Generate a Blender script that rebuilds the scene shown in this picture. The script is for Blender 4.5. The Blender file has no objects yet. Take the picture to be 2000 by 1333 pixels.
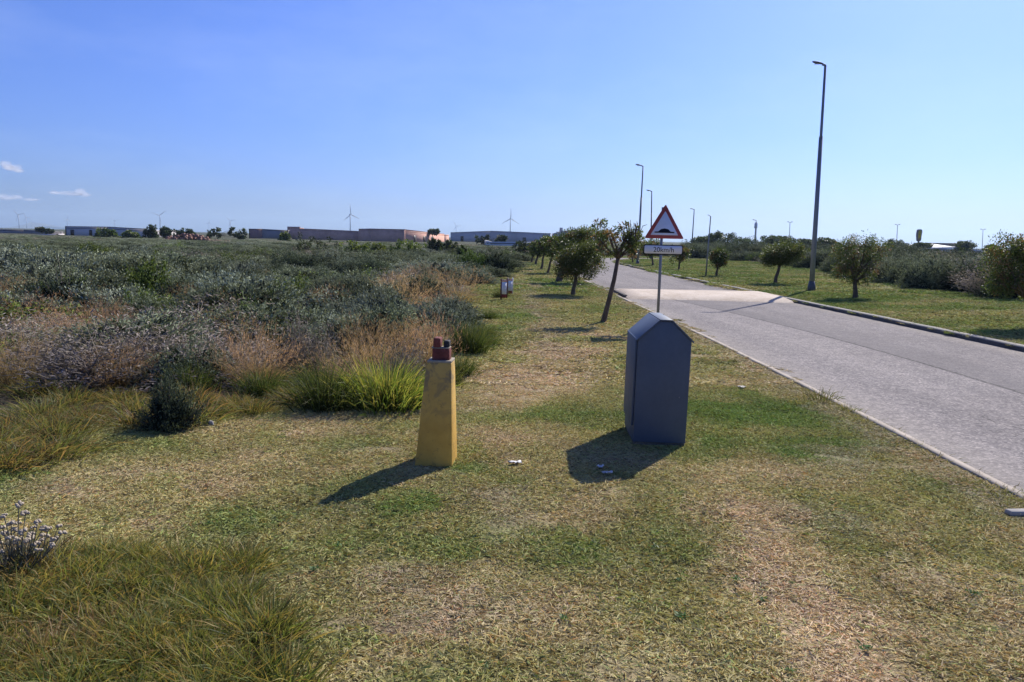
import bpy, math, random
import numpy as np
from mathutils import Vector, Matrix

# ------------------------------------------------------------------ camera, sky, sun, exposure
scene = bpy.context.scene
C = scene.collection
rng = np.random.default_rng(7)
random.seed(7)

F = 1500.0; CAM_H = 1.62; HOR = 466.0          # focal length in photo pixels, eye height, horizon row in the middle
PITCH = math.atan((666.5 - HOR) / F); ROLL = math.radians(1.2)
_f = np.array([0, math.cos(PITCH), -math.sin(PITCH)])
_r0 = np.array([1.0, 0, 0]); _u0 = np.array([0, math.sin(PITCH), math.cos(PITCH)])
_R = _r0 * math.cos(ROLL) + _u0 * math.sin(ROLL)
_U = _u0 * math.cos(ROLL) - _r0 * math.sin(ROLL)

cam_data = bpy.data.cameras.new('camera'); cam = bpy.data.objects.new('camera', cam_data); C.objects.link(cam)
cam_data.sensor_width = 36.0; cam_data.lens = F / 2000.0 * 36.0
cam_data.clip_start = 0.05; cam_data.clip_end = 40000
M = Matrix(((_R[0], _U[0], -_f[0], 0), (_R[1], _U[1], -_f[1], 0), (_R[2], _U[2], -_f[2], CAM_H), (0, 0, 0, 1)))
cam.matrix_world = M
scene.camera = cam

SUN_EL = math.radians(40); SUN_AZ = math.radians(34)      # azimuth measured from straight ahead towards the right
world = bpy.data.worlds.new('World'); scene.world = world; world.use_nodes = True
wn = world.node_tree; wn.nodes.clear()
sky = wn.nodes.new('ShaderNodeTexSky'); sky.sky_type = 'NISHITA'; sky.sun_disc = False
sky.sun_elevation = SUN_EL; sky.sun_rotation = SUN_AZ
sky.altitude = 0; sky.air_density = 1.0; sky.dust_density = 1.1; sky.ozone_density = 4.0
bg = wn.nodes.new('ShaderNodeBackground'); bg.inputs['Strength'].default_value = 0.069
wo = wn.nodes.new('ShaderNodeOutputWorld')
tn = wn.nodes.new('ShaderNodeMix'); tn.data_type = 'RGBA'; tn.blend_type = 'MULTIPLY'; tn.inputs[0].default_value = 1.0
tn.inputs[7].default_value = (0.465, 0.62, 1.18, 1)          # cool white balance of the photograph
wn.links.new(sky.outputs[0], tn.inputs[6])
tc_ = wn.nodes.new('ShaderNodeTexCoord'); mp_ = wn.nodes.new('ShaderNodeMapping'); mp_.inputs['Scale'].default_value = (2.2, 2.2, 7.0)   # thin uneven veil of high cloud
wn.links.new(tc_.outputs['Generated'], mp_.inputs['Vector'])
ns_ = wn.nodes.new('ShaderNodeTexNoise'); ns_.inputs['Scale'].default_value = 1.6; ns_.inputs['Detail'].default_value = 6; ns_.inputs['Roughness'].default_value = 0.6
wn.links.new(mp_.outputs[0], ns_.inputs['Vector'])
mr_ = wn.nodes.new('ShaderNodeMapRange'); mr_.inputs[1].default_value = 0.45; mr_.inputs[2].default_value = 0.75; mr_.inputs[3].default_value = 0.0; mr_.inputs[4].default_value = 0.10
wn.links.new(ns_.outputs['Fac'], mr_.inputs[0])
veil = wn.nodes.new('ShaderNodeMix'); veil.data_type = 'RGBA'; veil.inputs[7].default_value = (7.0, 8.0, 10.0, 1)
wn.links.new(mr_.outputs[0], veil.inputs[0]); wn.links.new(tn.outputs[2], veil.inputs[6]); wn.links.new(veil.outputs[2], bg.inputs[0]); wn.links.new(bg.outputs[0], wo.inputs[0])

sd = bpy.data.lights.new('sun', 'SUN'); sd.energy = 3.7; sd.angle = math.radians(0.5); sd.color = (1.0, 0.94, 0.84)
sun = bpy.data.objects.new('sun', sd); C.objects.link(sun)
to_sun = Vector((math.sin(SUN_AZ) * math.cos(SUN_EL), math.cos(SUN_AZ) * math.cos(SUN_EL), math.sin(SUN_EL)))
sun.rotation_euler = to_sun.to_track_quat('Z', 'Y').to_euler()
sun.location = (20, 20, 40)
vs = scene.view_settings
vs.view_transform = 'Standard'; vs.look = 'None'; vs.exposure = 0.92; vs.gamma = 1.0; vs.use_curve_mapping = False
scene.cycles.max_bounces = 6; scene.cycles.diffuse_bounces = 3; scene.cycles.transmission_bounces = 4
scene.cycles.transparent_max_bounces = 16; scene.cycles.volume_bounces = 0
try:
    scene.cycles.use_denoising = True
except Exception:
    pass


def ray(u, v):
    return _f + _R * ((u - 1000) / F) - _U * ((v - 666.5) / F)


def gp(u, v, z=0.0):                 # ground point seen at photo pixel (u, v)
    d = ray(u, v); t = (z - CAM_H) / d[2]
    return np.array([0, 0, CAM_H]) + d * t


def at(u, v, Y):                     # point seen at (u, v) at distance Y ahead
    d = ray(u, v)
    return np.array([0, 0, CAM_H]) + d * (Y / d[1])


# ------------------------------------------------------------------ noise
def _hash(ix, iy, seed):
    h = (ix.astype(np.int64) * 374761393 + iy.astype(np.int64) * 668265263 + seed * 974711) & 0xffffffff
    h = ((h ^ (h >> 13)) * 1274126177) & 0xffffffff
    return ((h ^ (h >> 16)) & 0xffffff) / float(0xffffff)


def vnoise(x, y, seed=0):
    x = np.asarray(x, float); y = np.asarray(y, float)
    ix = np.floor(x); iy = np.floor(y); fx = x - ix; fy = y - iy
    fx = fx * fx * (3 - 2 * fx); fy = fy * fy * (3 - 2 * fy)
    a = _hash(ix, iy, seed); b = _hash(ix + 1, iy, seed); c = _hash(ix, iy + 1, seed); d = _hash(ix + 1, iy + 1, seed)
    return (a * (1 - fx) + b * fx) * (1 - fy) + (c * (1 - fx) + d * fx) * fy


def fbm(x, y, seed=0, oct=4):
    t = 0; a = 0.5; n = 0
    for k in range(oct):
        t = t + a * vnoise(x * 2 ** k, y * 2 ** k, seed + 17 * k); n += a; a *= 0.55
    return t / n


def sstep(a, b, x):
    t = np.clip((x - a) / (b - a), 0, 1); return t * t * (3 - 2 * t)


# ------------------------------------------------------------------ mesh helpers
def mesh_from(name, verts, faces, cols=None, mats=(), uv=None, smooth=False, midx=None):
    """faces: list of (M,k) arrays."""
    me = bpy.data.meshes.new(name)
    verts = np.asarray(verts, np.float32)
    me.vertices.add(len(verts)); me.vertices.foreach_set('co', verts.ravel())
    if isinstance(faces, np.ndarray): faces = [faces]
    faces = [np.asarray(f, np.int32) for f in faces if len(f)]
    nl = sum(f.size for f in faces); npoly = sum(len(f) for f in faces)
    me.loops.add(nl); me.polygons.add(npoly)
    me.loops.foreach_set('vertex_index', np.concatenate([f.ravel() for f in faces]))
    st = []; o = 0
    for f in faces:
        st.append(o + np.arange(len(f)) * f.shape[1]); o += f.size
    me.polygons.foreach_set('loop_start', np.concatenate(st).astype(np.int32))
    if midx is not None: me.polygons.foreach_set('material_index', np.asarray(midx, np.int32))
    if smooth: me.polygons.foreach_set('use_smooth', np.ones(npoly, bool))
    me.update(calc_edges=True)
    if cols is not None:
        a = me.attributes.new('Col', 'FLOAT_COLOR', 'POINT')
        c = np.ones((len(verts), 4), np.float32); c[:, :3] = cols
        a.data.foreach_set('color', c.ravel())
    if uv is not None:
        l = me.uv_layers.new(name='UVMap')
        vi = np.concatenate([f.ravel() for f in faces])
        l.data.foreach_set('uv', np.asarray(uv, np.float32)[vi].ravel())
    for m in mats: me.materials.append(m)
    return me


class MB:
    """collects shapes into one mesh"""
    def __init__(s): s.v = []; s.f = {}; s.c = []; s.n = 0

    def add(s, v, fs, col=(1, 1, 1)):
        v = np.asarray(v, float).reshape(-1, 3)
        s.v.append(v); col = np.asarray(col, float)
        s.c.append(np.broadcast_to(col, (len(v), 3)))
        for f in fs: 
            f = np.asarray(f, int)
            if f.ndim == 1: f = f[None]
            s.f.setdefault(f.shape[1], []).append(f + s.n)
        s.n += len(v)

    def box(s, c, d, rz=0, col=(1, 1, 1), taper=1.0):
        x, y, z = np.array(d) / 2
        v = np.array([[-x, -y, -z], [x, -y, -z], [x, y, -z], [-x, y, -z], [-x * taper, -y * taper, z], [x * taper, -y * taper, z], [x * taper, y * taper, z], [-x * taper, y * taper, z]])
        ca, sa = math.cos(rz), math.sin(rz)
        v = np.c_[v[:, 0] * ca - v[:, 1] * sa, v[:, 0] * sa + v[:, 1] * ca, v[:, 2]] + np.array(c)
        s.add(v, [[[0, 3, 2, 1], [4, 5, 6, 7], [0, 1, 5, 4], [1, 2, 6, 5], [2, 3, 7, 6], [3, 0, 4, 7]]], col)

    def tube(s, pts, rad, n=8, col=(1, 1, 1), cap=True):
        pts = np.asarray(pts, float); rad = np.broadcast_to(np.asarray(rad, float), (len(pts),))
        d = np.gradient(pts, axis=0); d /= np.linalg.norm(d, axis=1)[:, None] + 1e-9
        ref = np.array([1.0, 0, 0]) if abs(d[0][0]) < 0.8 else np.array([0, 1.0, 0])
        vs_ = []
        a = np.arange(n) / n * 2 * math.pi
        for i in range(len(pts)):
            x = ref - d[i] * (ref @ d[i]); x /= np.linalg.norm(x); ref = x
            y = np.cross(d[i], x)
            vs_.append(pts[i] + rad[i] * (np.cos(a)[:, None] * x + np.sin(a)[:, None] * y))
        v = np.concatenate(vs_); k = np.arange(n); k2 = (k + 1) % n
        q = np.concatenate([np.c_[i * n + k, i * n + k2, (i + 1) * n + k2, (i + 1) * n + k] for i in range(len(pts) - 1)])
        fs = [q]
        if cap: fs += [k[::-1], (len(pts) - 1) * n + k]
        s.add(v, fs, col)

    def prism(s, poly, axis_from, axis_to, col=(1, 1, 1)):
        """poly: list of 3D points (ring), swept by vector"""
        p = np.asarray(poly, float); n = len(p); d = np.asarray(axis_to, float) - np.asarray(axis_from, float)
        k = np.arange(n); k2 = (k + 1) % n
        s.add(np.concatenate([p, p + d]), [k[::-1], n + k, np.c_[k, k2, n + k2, n + k]], col)

    def mesh(s, name, mats, smooth=False):
        if not isinstance(mats, (list, tuple)): mats = [mats]
        return mesh_from(name, np.concatenate(s.v), [np.concatenate(f) for f in s.f.values()], np.concatenate(s.c), mats, smooth=smooth)

    def build(s, name, mats, parent=None, smooth=False, bevel=0):
        me = s.mesh(name, mats, smooth)
        return link(name, me, parent, bevel)


def link(name, me, parent=None, bevel=0):
    o = bpy.data.objects.new(name, me); C.objects.link(o)
    if parent is not None: o.parent = parent
    if bevel:
        m = o.modifiers.new('bevel', 'BEVEL'); m.width = bevel; m.segments = 2; m.limit_method = 'ANGLE'
    return o


def tag(o, label=None, cat=None, group=None, kind=None):
    if label: o['label'] = label
    if cat: o['category'] = cat
    if group: o['group'] = group
    if kind: o['kind'] = kind
    return o


def empty(name, loc, label, cat, group=None, rz=0):
    o = bpy.data.objects.new(name, None); C.objects.link(o); o.location = loc; o.rotation_euler = (0, 0, rz)
    o.empty_display_size = 0.2
    return tag(o, label, cat, group)


# ------------------------------------------------------------------ materials
def new_mat(name):
    m = bpy.data.materials.new(name); m.use_nodes = True
    nt = m.node_tree; nt.nodes.clear()
    return m, nt


def N(nt, t, **kw):
    n = nt.nodes.new(t)
    for k, v in kw.items():
        if k in n.inputs: n.inputs[k].default_value = v
        else: setattr(n, k, v)
    return n


def mathn(nt, op, a, b=None, clamp=False):
    n = nt.nodes.new('ShaderNodeMath'); n.operation = op; n.use_clamp = clamp
    for i, x in enumerate((a, b)):
        if x is None: continue
        if isinstance(x, (int, float)): n.inputs[i].default_value = x
        else: nt.links.new(x, n.inputs[i])
    return n.outputs[0]


def mixc(nt, fac, a, b, blend='MIX'):
    n = nt.nodes.new('ShaderNodeMix'); n.data_type = 'RGBA'; n.blend_type = blend
    for i, x in ((0, fac), (6, a), (7, b)):
        if isinstance(x, (int, float)): n.inputs[i].default_value = x
        elif isinstance(x, tuple): n.inputs[i].default_value = (*x, 1)
        else: nt.links.new(x, n.inputs[i])
    return n.outputs[2]


def noise(nt, scale, detail=4, rough=0.6, vec=None, dist=0):
    n = N(nt, 'ShaderNodeTexNoise'); n.inputs['Scale'].default_value = scale; n.inputs['Detail'].default_value = detail
    n.inputs['Roughness'].default_value = rough; n.inputs['Distortion'].default_value = dist
    if vec is None:
        vec = nt.nodes.new('ShaderNodeNewGeometry').outputs['Position']
    nt.links.new(vec, n.inputs['Vector'])
    return n.outputs['Fac']


def ramp(nt, fac, stops):
    n = nt.nodes.new('ShaderNodeValToRGB'); e = n.color_ramp.elements
    while len(e) < len(stops): e.new(0.5)
    for x, (p, c) in zip(e, stops):
        x.position = p; x.color = (*c, 1) if len(c) == 3 else c
    nt.links.new(fac, n.inputs[0]); return n.outputs[0]


def principled(nt, col, rough=0.7, metal=0, spec=0.3, bump=None, bump_s=0.3, bump_d=0.01):
    p = N(nt, 'ShaderNodeBsdfPrincipled')
    if isinstance(col, tuple): p.inputs['Base Color'].default_value = (*col, 1)
    else: nt.links.new(col, p.inputs['Base Color'])
    if isinstance(rough, (int, float)): p.inputs['Roughness'].default_value = rough
    else: nt.links.new(rough, p.inputs['Roughness'])
    p.inputs['Metallic'].default_value = metal; p.inputs['Specular IOR Level'].default_value = spec
    if bump is not None:
        b = N(nt, 'ShaderNodeBump'); b.inputs['Strength'].default_value = bump_s; b.inputs['Distance'].default_value = bump_d
        nt.links.new(bump, b.inputs['Height']); nt.links.new(b.outputs[0], p.inputs['Normal'])
    return p


def finish(nt, shader):
    o = nt.nodes.new('ShaderNodeOutputMaterial'); nt.links.new(shader, o.inputs['Surface'])


def simple(name, col, rough=0.7, metal=0, spec=0.3, var=0.25, scale=6, bump=0.15):
    """one colour with wear: two noises vary the tone, one gives fine relief"""
    m, nt = new_mat(name)
    tc = nt.nodes.new('ShaderNodeTexCoord').outputs['Object']
    n1 = noise(nt, scale, 5, 0.65, tc); n2 = noise(nt, scale * 7, 3, 0.6, tc)
    f = mathn(nt, 'ADD', mathn(nt, 'MULTIPLY', n1, 0.7), mathn(nt, 'MULTIPLY', n2, 0.3))
    lo = tuple(c * (1 - var) for c in col); hi = tuple(min(1, c * (1 + var)) for c in col)
    c = ramp(nt, f, [(0.3, lo), (0.7, hi)])
    p = principled(nt, c, rough, metal, spec, n2, bump, 0.004)
    finish(nt, p.outputs[0]); return m


def foliage_mat(name, trans=0.35, rough=0.65, tint=0.3, spec=0.25, inst=False, tr_gain=1.6, up=0.0, dome=0.0):
    m, nt = new_mat(name)
    col = N(nt, 'ShaderNodeAttribute', attribute_name='Col').outputs['Color']
    if inst:
        a = N(nt, 'ShaderNodeAttribute', attribute_name='tone'); a.attribute_type = 'INSTANCER'
        col = mixc(nt, 1.0, col, a.outputs['Color'], 'MULTIPLY')
    rnd = N(nt, 'ShaderNodeObjectInfo').outputs['Random']
    h = N(nt, 'ShaderNodeHueSaturation')
    nt.links.new(col, h.inputs['Color'])
    nt.links.new(mathn(nt, 'ADD', mathn(nt, 'MULTIPLY', rnd, tint * 2), 1 - tint), h.inputs['Value'])
    r2 = mathn(nt, 'FRACT', mathn(nt, 'MULTIPLY', rnd, 7.31))
    nt.links.new(mathn(nt, 'ADD', mathn(nt, 'MULTIPLY', r2, 0.03), 0.485), h.inputs['Hue'])
    c = h.outputs[0]
    p = principled(nt, c, rough, 0, spec)
    if dome:
        ge = nt.nodes.new('ShaderNodeNewGeometry').outputs['Normal']
        oc = nt.nodes.new('ShaderNodeTexCoord').outputs['Object']
        vt = nt.nodes.new('ShaderNodeVectorTransform'); vt.vector_type = 'NORMAL'; vt.convert_from = 'OBJECT'; vt.convert_to = 'WORLD'
        nt.links.new(oc, vt.inputs[0])
        vn0 = nt.nodes.new('ShaderNodeVectorMath'); vn0.operation = 'NORMALIZE'; nt.links.new(vt.outputs[0], vn0.inputs[0])
        vs0 = nt.nodes.new('ShaderNodeVectorMath'); vs0.operation = 'SCALE'; nt.links.new(vn0.outputs[0], vs0.inputs[0]); vs0.inputs['Scale'].default_value = dome
        va = nt.nodes.new('ShaderNodeVectorMath'); va.operation = 'ADD'; nt.links.new(ge, va.inputs[0]); nt.links.new(vs0.outputs[0], va.inputs[1])
        vn = nt.nodes.new('ShaderNodeVectorMath'); vn.operation = 'NORMALIZE'; nt.links.new(va.outputs[0], vn.inputs[0])
        nt.links.new(vn.outputs[0], p.inputs['Normal'])
    if up:
        ge = nt.nodes.new('ShaderNodeNewGeometry').outputs['Normal']
        va = nt.nodes.new('ShaderNodeVectorMath'); va.operation = 'ADD'; nt.links.new(ge, va.inputs[0]); va.inputs[1].default_value = (0, 0, up)
        vn = nt.nodes.new('ShaderNodeVectorMath'); vn.operation = 'NORMALIZE'; nt.links.new(va.outputs[0], vn.inputs[0])
        nt.links.new(vn.outputs[0], p.inputs['Normal'])
    t = nt.nodes.new('ShaderNodeBsdfTranslucent')
    nt.links.new(mixc(nt, 1.0, c, (tr_gain * 1.05, tr_gain, tr_gain * 0.6), 'MULTIPLY'), t.inputs['Color'])
    mx = nt.nodes.new('ShaderNodeMixShader'); mx.inputs[0].default_value = trans
    nt.links.new(p.outputs[0], mx.inputs[1]); nt.links.new(t.outputs[0], mx.inputs[2])
    finish(nt, mx.outputs[0]); return m


M_SHRUB = foliage_mat('shrub_leaves', 0.12, 0.85, 0.25, 0.06, dome=1.4)
M_GRASS = foliage_mat('grass_blades', 0.4, 0.55, 0.2)
M_TURF = foliage_mat('turf_blades', 0.22, 0.8, 0.16, 0.1, inst=True, tr_gain=1.2, up=0.8)
M_LEAF = foliage_mat('tree_leaves', 0.38, 0.5, 0.1, 0.35)
M_BARK = simple('bark', (0.10, 0.075, 0.055), 0.9, var=0.45, scale=9, bump=0.5)
M_TWIG = simple('grey_twig', (0.13, 0.11, 0.095), 0.9, var=0.3, scale=12)
M_STEEL = simple('galvanised_steel', (0.21, 0.22, 0.235), 0.55, 0.35, 0.4, var=0.18, scale=3)
M_DARKSTEEL = simple('dark_lamp_metal', (0.09, 0.095, 0.11), 0.5, 0.2, var=0.15)
M_WHITE = simple('white_board', (0.72, 0.72, 0.74), 0.6, var=0.06)
M_BLACK = simple('black_paint', (0.012, 0.012, 0.014), 0.5, var=0.2)
M_RED = simple('sign_red', (0.42, 0.075, 0.05), 0.45, var=0.08)
M_CONC = simple('kerb_concrete', (0.33, 0.31, 0.285), 0.9, var=0.3, scale=2.5, bump=0.4)
M_PAPER = simple('white_paper', (0.55, 0.55, 0.56), 0.6, var=0.05)
M_GLASSY = simple('dark_opening', (0.06, 0.04, 0.03), 0.5)

# ------------------------------------------------------------------ road centre line and ground shape
_cl = np.array([(5.75, -30), (5.72, 0), (5.72, 6), (5.7, 12), (5.55, 18), (5.38, 24), (5.2, 31), (5.05, 39), (4.95, 47), (5.05, 54),
                (5.9, 61), (8.6, 67.2), (13.5, 71.2), (20, 73.6), (32, 76.5), (55, 82), (110, 96)], float)


def catmull(p, n=10):
    out = []
    q = np.vstack([2 * p[0] - p[1], p, 2 * p[-1] - p[-2]])
    for i in range(1, len(q) - 2):
        for t in np.linspace(0, 1, n, endpoint=False):
            a, b, c, d = q[i - 1:i + 3]
            out.append(0.5 * (2 * b + (c - a) * t + (2 * a - 5 * b + 4 * c - d) * t * t + (3 * b - a - 3 * c + d) * t ** 3))
    out.append(p[-1]); return np.array(out)


CL = catmull(_cl, 12)
_d = np.gradient(CL, axis=0); _d /= np.linalg.norm(_d, axis=1)[:, None]
CLN = np.c_[_d[:, 1], -_d[:, 0]]                      # normal pointing right
CLS = np.r_[0, np.cumsum(np.linalg.norm(np.diff(CL, axis=0), axis=1))]
HALF = 2.32


def road_t(x, y):
    """signed offset from the centre line (right positive)"""
    x = np.asarray(x, float); y = np.asarray(y, float)
    sh = x.shape; x = x.ravel(); y = y.ravel(); out = np.empty(len(x))
    for i in range(0, len(x), 20000):
        dx = x[i:i + 20000, None] - CL[None, :, 0]; dy = y[i:i + 20000, None] - CL[None, :, 1]
        k = np.argmin(dx * dx + dy * dy, axis=1); j = np.arange(len(k))
        tt = dx[j, k] * CLN[k, 0] + dy[j, k] * CLN[k, 1]
        dist = np.sqrt(dx[j, k] ** 2 + dy[j, k] ** 2)
        out[i:i + 20000] = np.where(np.abs(tt) > dist * 0.5, np.sign(tt) * dist, tt)
    return out.reshape(sh)


LEDGE_Y = [3, 4.6, 4.9, 6.3, 6.76, 7.57, 9, 11.9, 14, 18, 22, 26, 35, 45, 60, 74, 80, 84]
LEDGE_X = [-3.5, -3.6, -3.5, -3.0, -2.2, -0.85, -0.55, -0.25, -0.5, -0.65, -0.45, -0.4, -0.3, 0.0, 0.5, 1.0, 2.0, 40]
REDGE_Y = [0, 14, 21, 25, 35, 45, 56, 66, 71]
REDGE_X = [16, 15.5, 14.3, 13.3, 15.3, 16.5, 17.2, 18, 22]


def scrub_left(x, y):
    e = np.interp(y, LEDGE_Y, LEDGE_X) + (fbm(np.asarray(y) * 0.6, np.asarray(y) * 0 + 3.1, 5) - 0.5) * 0.5
    return e - x                                   # positive inside the scrub


def scrub_right(x, y):
    e = np.interp(y, REDGE_Y, REDGE_X) + (fbm(np.asarray(y) * 0.4, np.asarray(y) * 0 + 9.7, 6) - 0.5) * 1.2
    return np.where(np.asarray(y) < 71, x - e, -1)


def ground_z(x, y):
    x = np.asarray(x, float); y = np.asarray(y, float)
    r = np.hypot(x, y)
    t = road_t(x, y)
    off = np.clip((np.abs(t) - HALF - 0.1) / 1.2, 0, 1)
    z = (fbm(x * 0.5, y * 0.5, 1, 3) - 0.5) * 0.10 * off * sstep(1.5, 4, r) + (fbm(x * 2.2, y * 2.2, 2, 2) - 0.5) * 0.03 * off
    z = z * (1 - np.exp(-((x - 1.2) ** 2 + (y - 6.1) ** 2) / 0.8)) * (1 - np.exp(-((x + 0.53) ** 2 + (y - 5.4) ** 2) / 0.8))
    inr = t > HALF + 0.05
    verge = 0.082 + np.clip((t - HALF - 0.3) * 0.02, 0, 0.3)
    z = np.where(inr & (y < 110), z * sstep(0, 1, t - HALF) + verge * sstep(HALF + 0.05, HALF + 0.14, t), z)
    z = np.where(np.abs(t) < HALF + 0.06, -0.06, z)
    z = np.where((t <= -HALF - 0.06), z + 0.012, z)
    return z


def gz(x, y): return float(ground_z(np.array([x]), np.array([y]))[0])


# ---- turf tone: where the lawn is green, straw or bare
STRAW = np.array([0.66, 0.51, 0.335]); GREEN = np.array([0.20, 0.275, 0.08]); OLIVE = np.array([0.45, 0.40, 0.185]); EARTH = np.array([0.44, 0.34, 0.27]); ORANGE = np.array([0.34, 0.18, 0.05])


def blob(x, y, cx, cy, rx, ry, a=0):
    ca, sa = math.cos(a), math.sin(a); dx = x - cx; dy = y - cy
    u = (dx * ca + dy * sa) / rx; v = (-dx * sa + dy * ca) / ry
    return np.exp(-(u * u + v * v))


def lawn(x, y):
    """rgb of the turf at x, y and how tall it stands"""
    n1 = fbm(x * 0.9, y * 0.9, 11); n2 = fbm(x * 3.1, y * 3.1, 12, 3); n3 = fbm(x * 0.25, y * 0.25, 13, 3)
    wob = (fbm(x * 1.1, y * 1.1, 15, 3) - 0.5) * 0.7
    g = 0.05 + (n1 - 0.5) * 1.5 + (n2 - 0.5) * 1.1 + (n3 - 0.5) * 0.5
    # greener bits
    xx = x + wob; yy = y + wob
    g += 0.9 * blob(xx, yy, 0.45, 6.75, 1.0, 0.45) + 1.0 * blob(xx, yy, 2.1, 7.2, 0.9, 0.6) + 0.8 * blob(xx, yy, 2.5, 6.0, 0.55, 0.7)
    g += 0.5 * blob(xx, yy, -1.2, 4.5, 0.9, 0.5) + 0.5 * blob(xx, yy, -1.2, 7.0, 0.8, 0.25) + 0.4 * blob(xx, yy, 3.0, 4.4, 0.35, 0.6) + 0.4 * blob(xx, yy, 0.3, 3.9, 0.7, 0.4)
    g += 0.35 * sstep(13, 22, y) + 0.3 * sstep(-0.3, 0.4, -np.interp(y, LEDGE_Y, LEDGE_X) * -1 + 0.5 - x) * (y < 14)
    g += 0.12 * sstep(HALF, HALF + 1, road_t(x, y))
    # dry bits
    g -= 0.7 * blob(xx, yy, 0.35, 9.4, 0.75, 1.9) + 1.0 * blob(xx, yy, 1.35, 4.1, 0.34, 1.1, -0.1) + 0.9 * blob(xx, yy, 1.45, 3.0, 0.33, 0.9)
    g -= 0.5 * blob(xx, yy, 1.9, 5.4, 0.6, 0.35) + 0.45 * blob(xx, yy, -1.6, 5.0, 0.9, 0.5) + 0.35 * blob(xx, yy, 0.4, 4.6, 0.5, 0.4)
    g += 0.9 * blob(xx, yy, 1.5, 5.95, 0.25, 0.3) + 0.7 * blob(xx, yy, -0.25, 5.3, 0.16, 0.3)
    g = np.clip(0.50 + g * 0.72, 0, 1)
    e = np.clip((fbm(x * 2.0, y * 2.0, 14, 4) - 0.60) * 5, 0, 1) * 0.7
    px = np.interp(y, [10, 13, 20, 35, 60, 75], [0.55, 0.62, 0.5, 0.55, 0.75, 1.0]) + wob * 0.25
    path = np.exp(-((x - px) / np.interp(y, [10, 30, 70], [0.28, 0.3, 0.4])) ** 2) * sstep(9, 12, y) * (y < 76)
    t = road_t(x, y)
    edge = np.exp(-((t + HALF + 0.22) / 0.22) ** 2) * np.clip(n2 * 2.2 - 0.4, 0, 1)
    rp = np.interp(y, [12, 17, 22, 28, 36], [11.6, 12.1, 12.3, 13.0, 14.5])
    rpath = np.exp(-((x - rp) / 0.22) ** 2) * (y < 40) * (y > 10) * 0.7
    bare = blob(xx, yy, -0.95, 5.75, 0.3, 0.12) + blob(xx, yy, -1.15, 3.3, 0.2, 0.25) * 0.6 + blob(xx, yy, 3.25, 6.5, 0.15, 0.7) * 0.7
    e = np.clip(np.maximum.reduce([e, path * 0.75, edge * 0.9, bare * 0.9, rpath * 0.6]), 0, 1)
    c = np.where(g[..., None] < 0.5, STRAW + (OLIVE - STRAW) * (g[..., None] / 0.5), OLIVE + (GREEN - OLIVE) * ((g[..., None] - 0.5) / 0.5))
    c = c + (EARTH - c) * (e * 0.75)[..., None]
    c = c * (0.82 + 0.36 * n2[..., None])
    hgt = (0.75 + 0.7 * g) * (1 - 0.55 * e)
    return c, hgt, e


# ------------------------------------------------------------------ ground sheet (one polar sheet out to the horizon)
def build_ground():
    rr = np.concatenate([[0.3], np.geomspace(1.2, 12, 150), np.geomspace(12.15, 90, 190), np.geomspace(93, 9000, 60)])
    aa = np.concatenate([np.linspace(-47, 47, 330), np.linspace(50, 310, 60)]) * math.pi / 180
    A, Rr = np.meshgrid(aa, rr)
    x = Rr * np.sin(A); y = Rr * np.cos(A)
    z = ground_z(x, y)
    far = sstep(160, 420, Rr); z = z * (1 - far)
    c, h, e = lawn(x, y)
    c = c * 0.55 + EARTH * 0.08
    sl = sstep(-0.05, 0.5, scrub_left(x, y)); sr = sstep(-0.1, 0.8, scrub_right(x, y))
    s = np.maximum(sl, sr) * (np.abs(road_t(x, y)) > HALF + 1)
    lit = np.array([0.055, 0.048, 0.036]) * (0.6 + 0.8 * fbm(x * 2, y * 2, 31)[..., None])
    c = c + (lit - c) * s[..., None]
    c = np.where((Rr > 84)[..., None], np.array([0.075, 0.08, 0.05]) * (0.75 + 0.5 * fbm(x * 0.05, y * 0.05, 32)[..., None]), c)
    nr, na = x.shape
    i = np.arange(nr * na).reshape(nr, na)
    i2 = np.roll(i, -1, axis=1)
    q = np.stack([i[:-1], i2[:-1], i2[1:], i[1:]], -1).reshape(-1, 4)
    v = np.stack([x, y, z], -1).reshape(-1, 3)
    m, nt = new_mat('lawn_soil')
    col = N(nt, 'ShaderNodeAttribute', attribute_name='Col').outputs['Color']
    n1 = noise(nt, 22, 5, 0.7); n2 = noise(nt, 90, 3, 0.7)
    c1 = mixc(nt, 1.0, col, ramp(nt, n1, [(0.3, (0.45, 0.42, 0.38)), (0.55, (1.0, 1.0, 1.0)), (0.75, (1.6, 1.5, 1.3))]), 'MULTIPLY')
    c1 = mixc(nt, 0.7, c1, ramp(nt, n2, [(0.3, (0.4, 0.4, 0.35)), (0.7, (1.6, 1.55, 1.4))]), 'MULTIPLY')
    p = principled(nt, c1, 0.95, 0, 0.1, mathn(nt, 'ADD', n1, mathn(nt, 'MULTIPLY', n2, 0.5)), 0.9, 0.03)
    finish(nt, p.outputs[0])
    v_cols = c.reshape(-1, 3)
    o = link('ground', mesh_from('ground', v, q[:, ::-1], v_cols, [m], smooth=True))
    tag(o, kind='structure')
    return o


build_ground()


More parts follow.
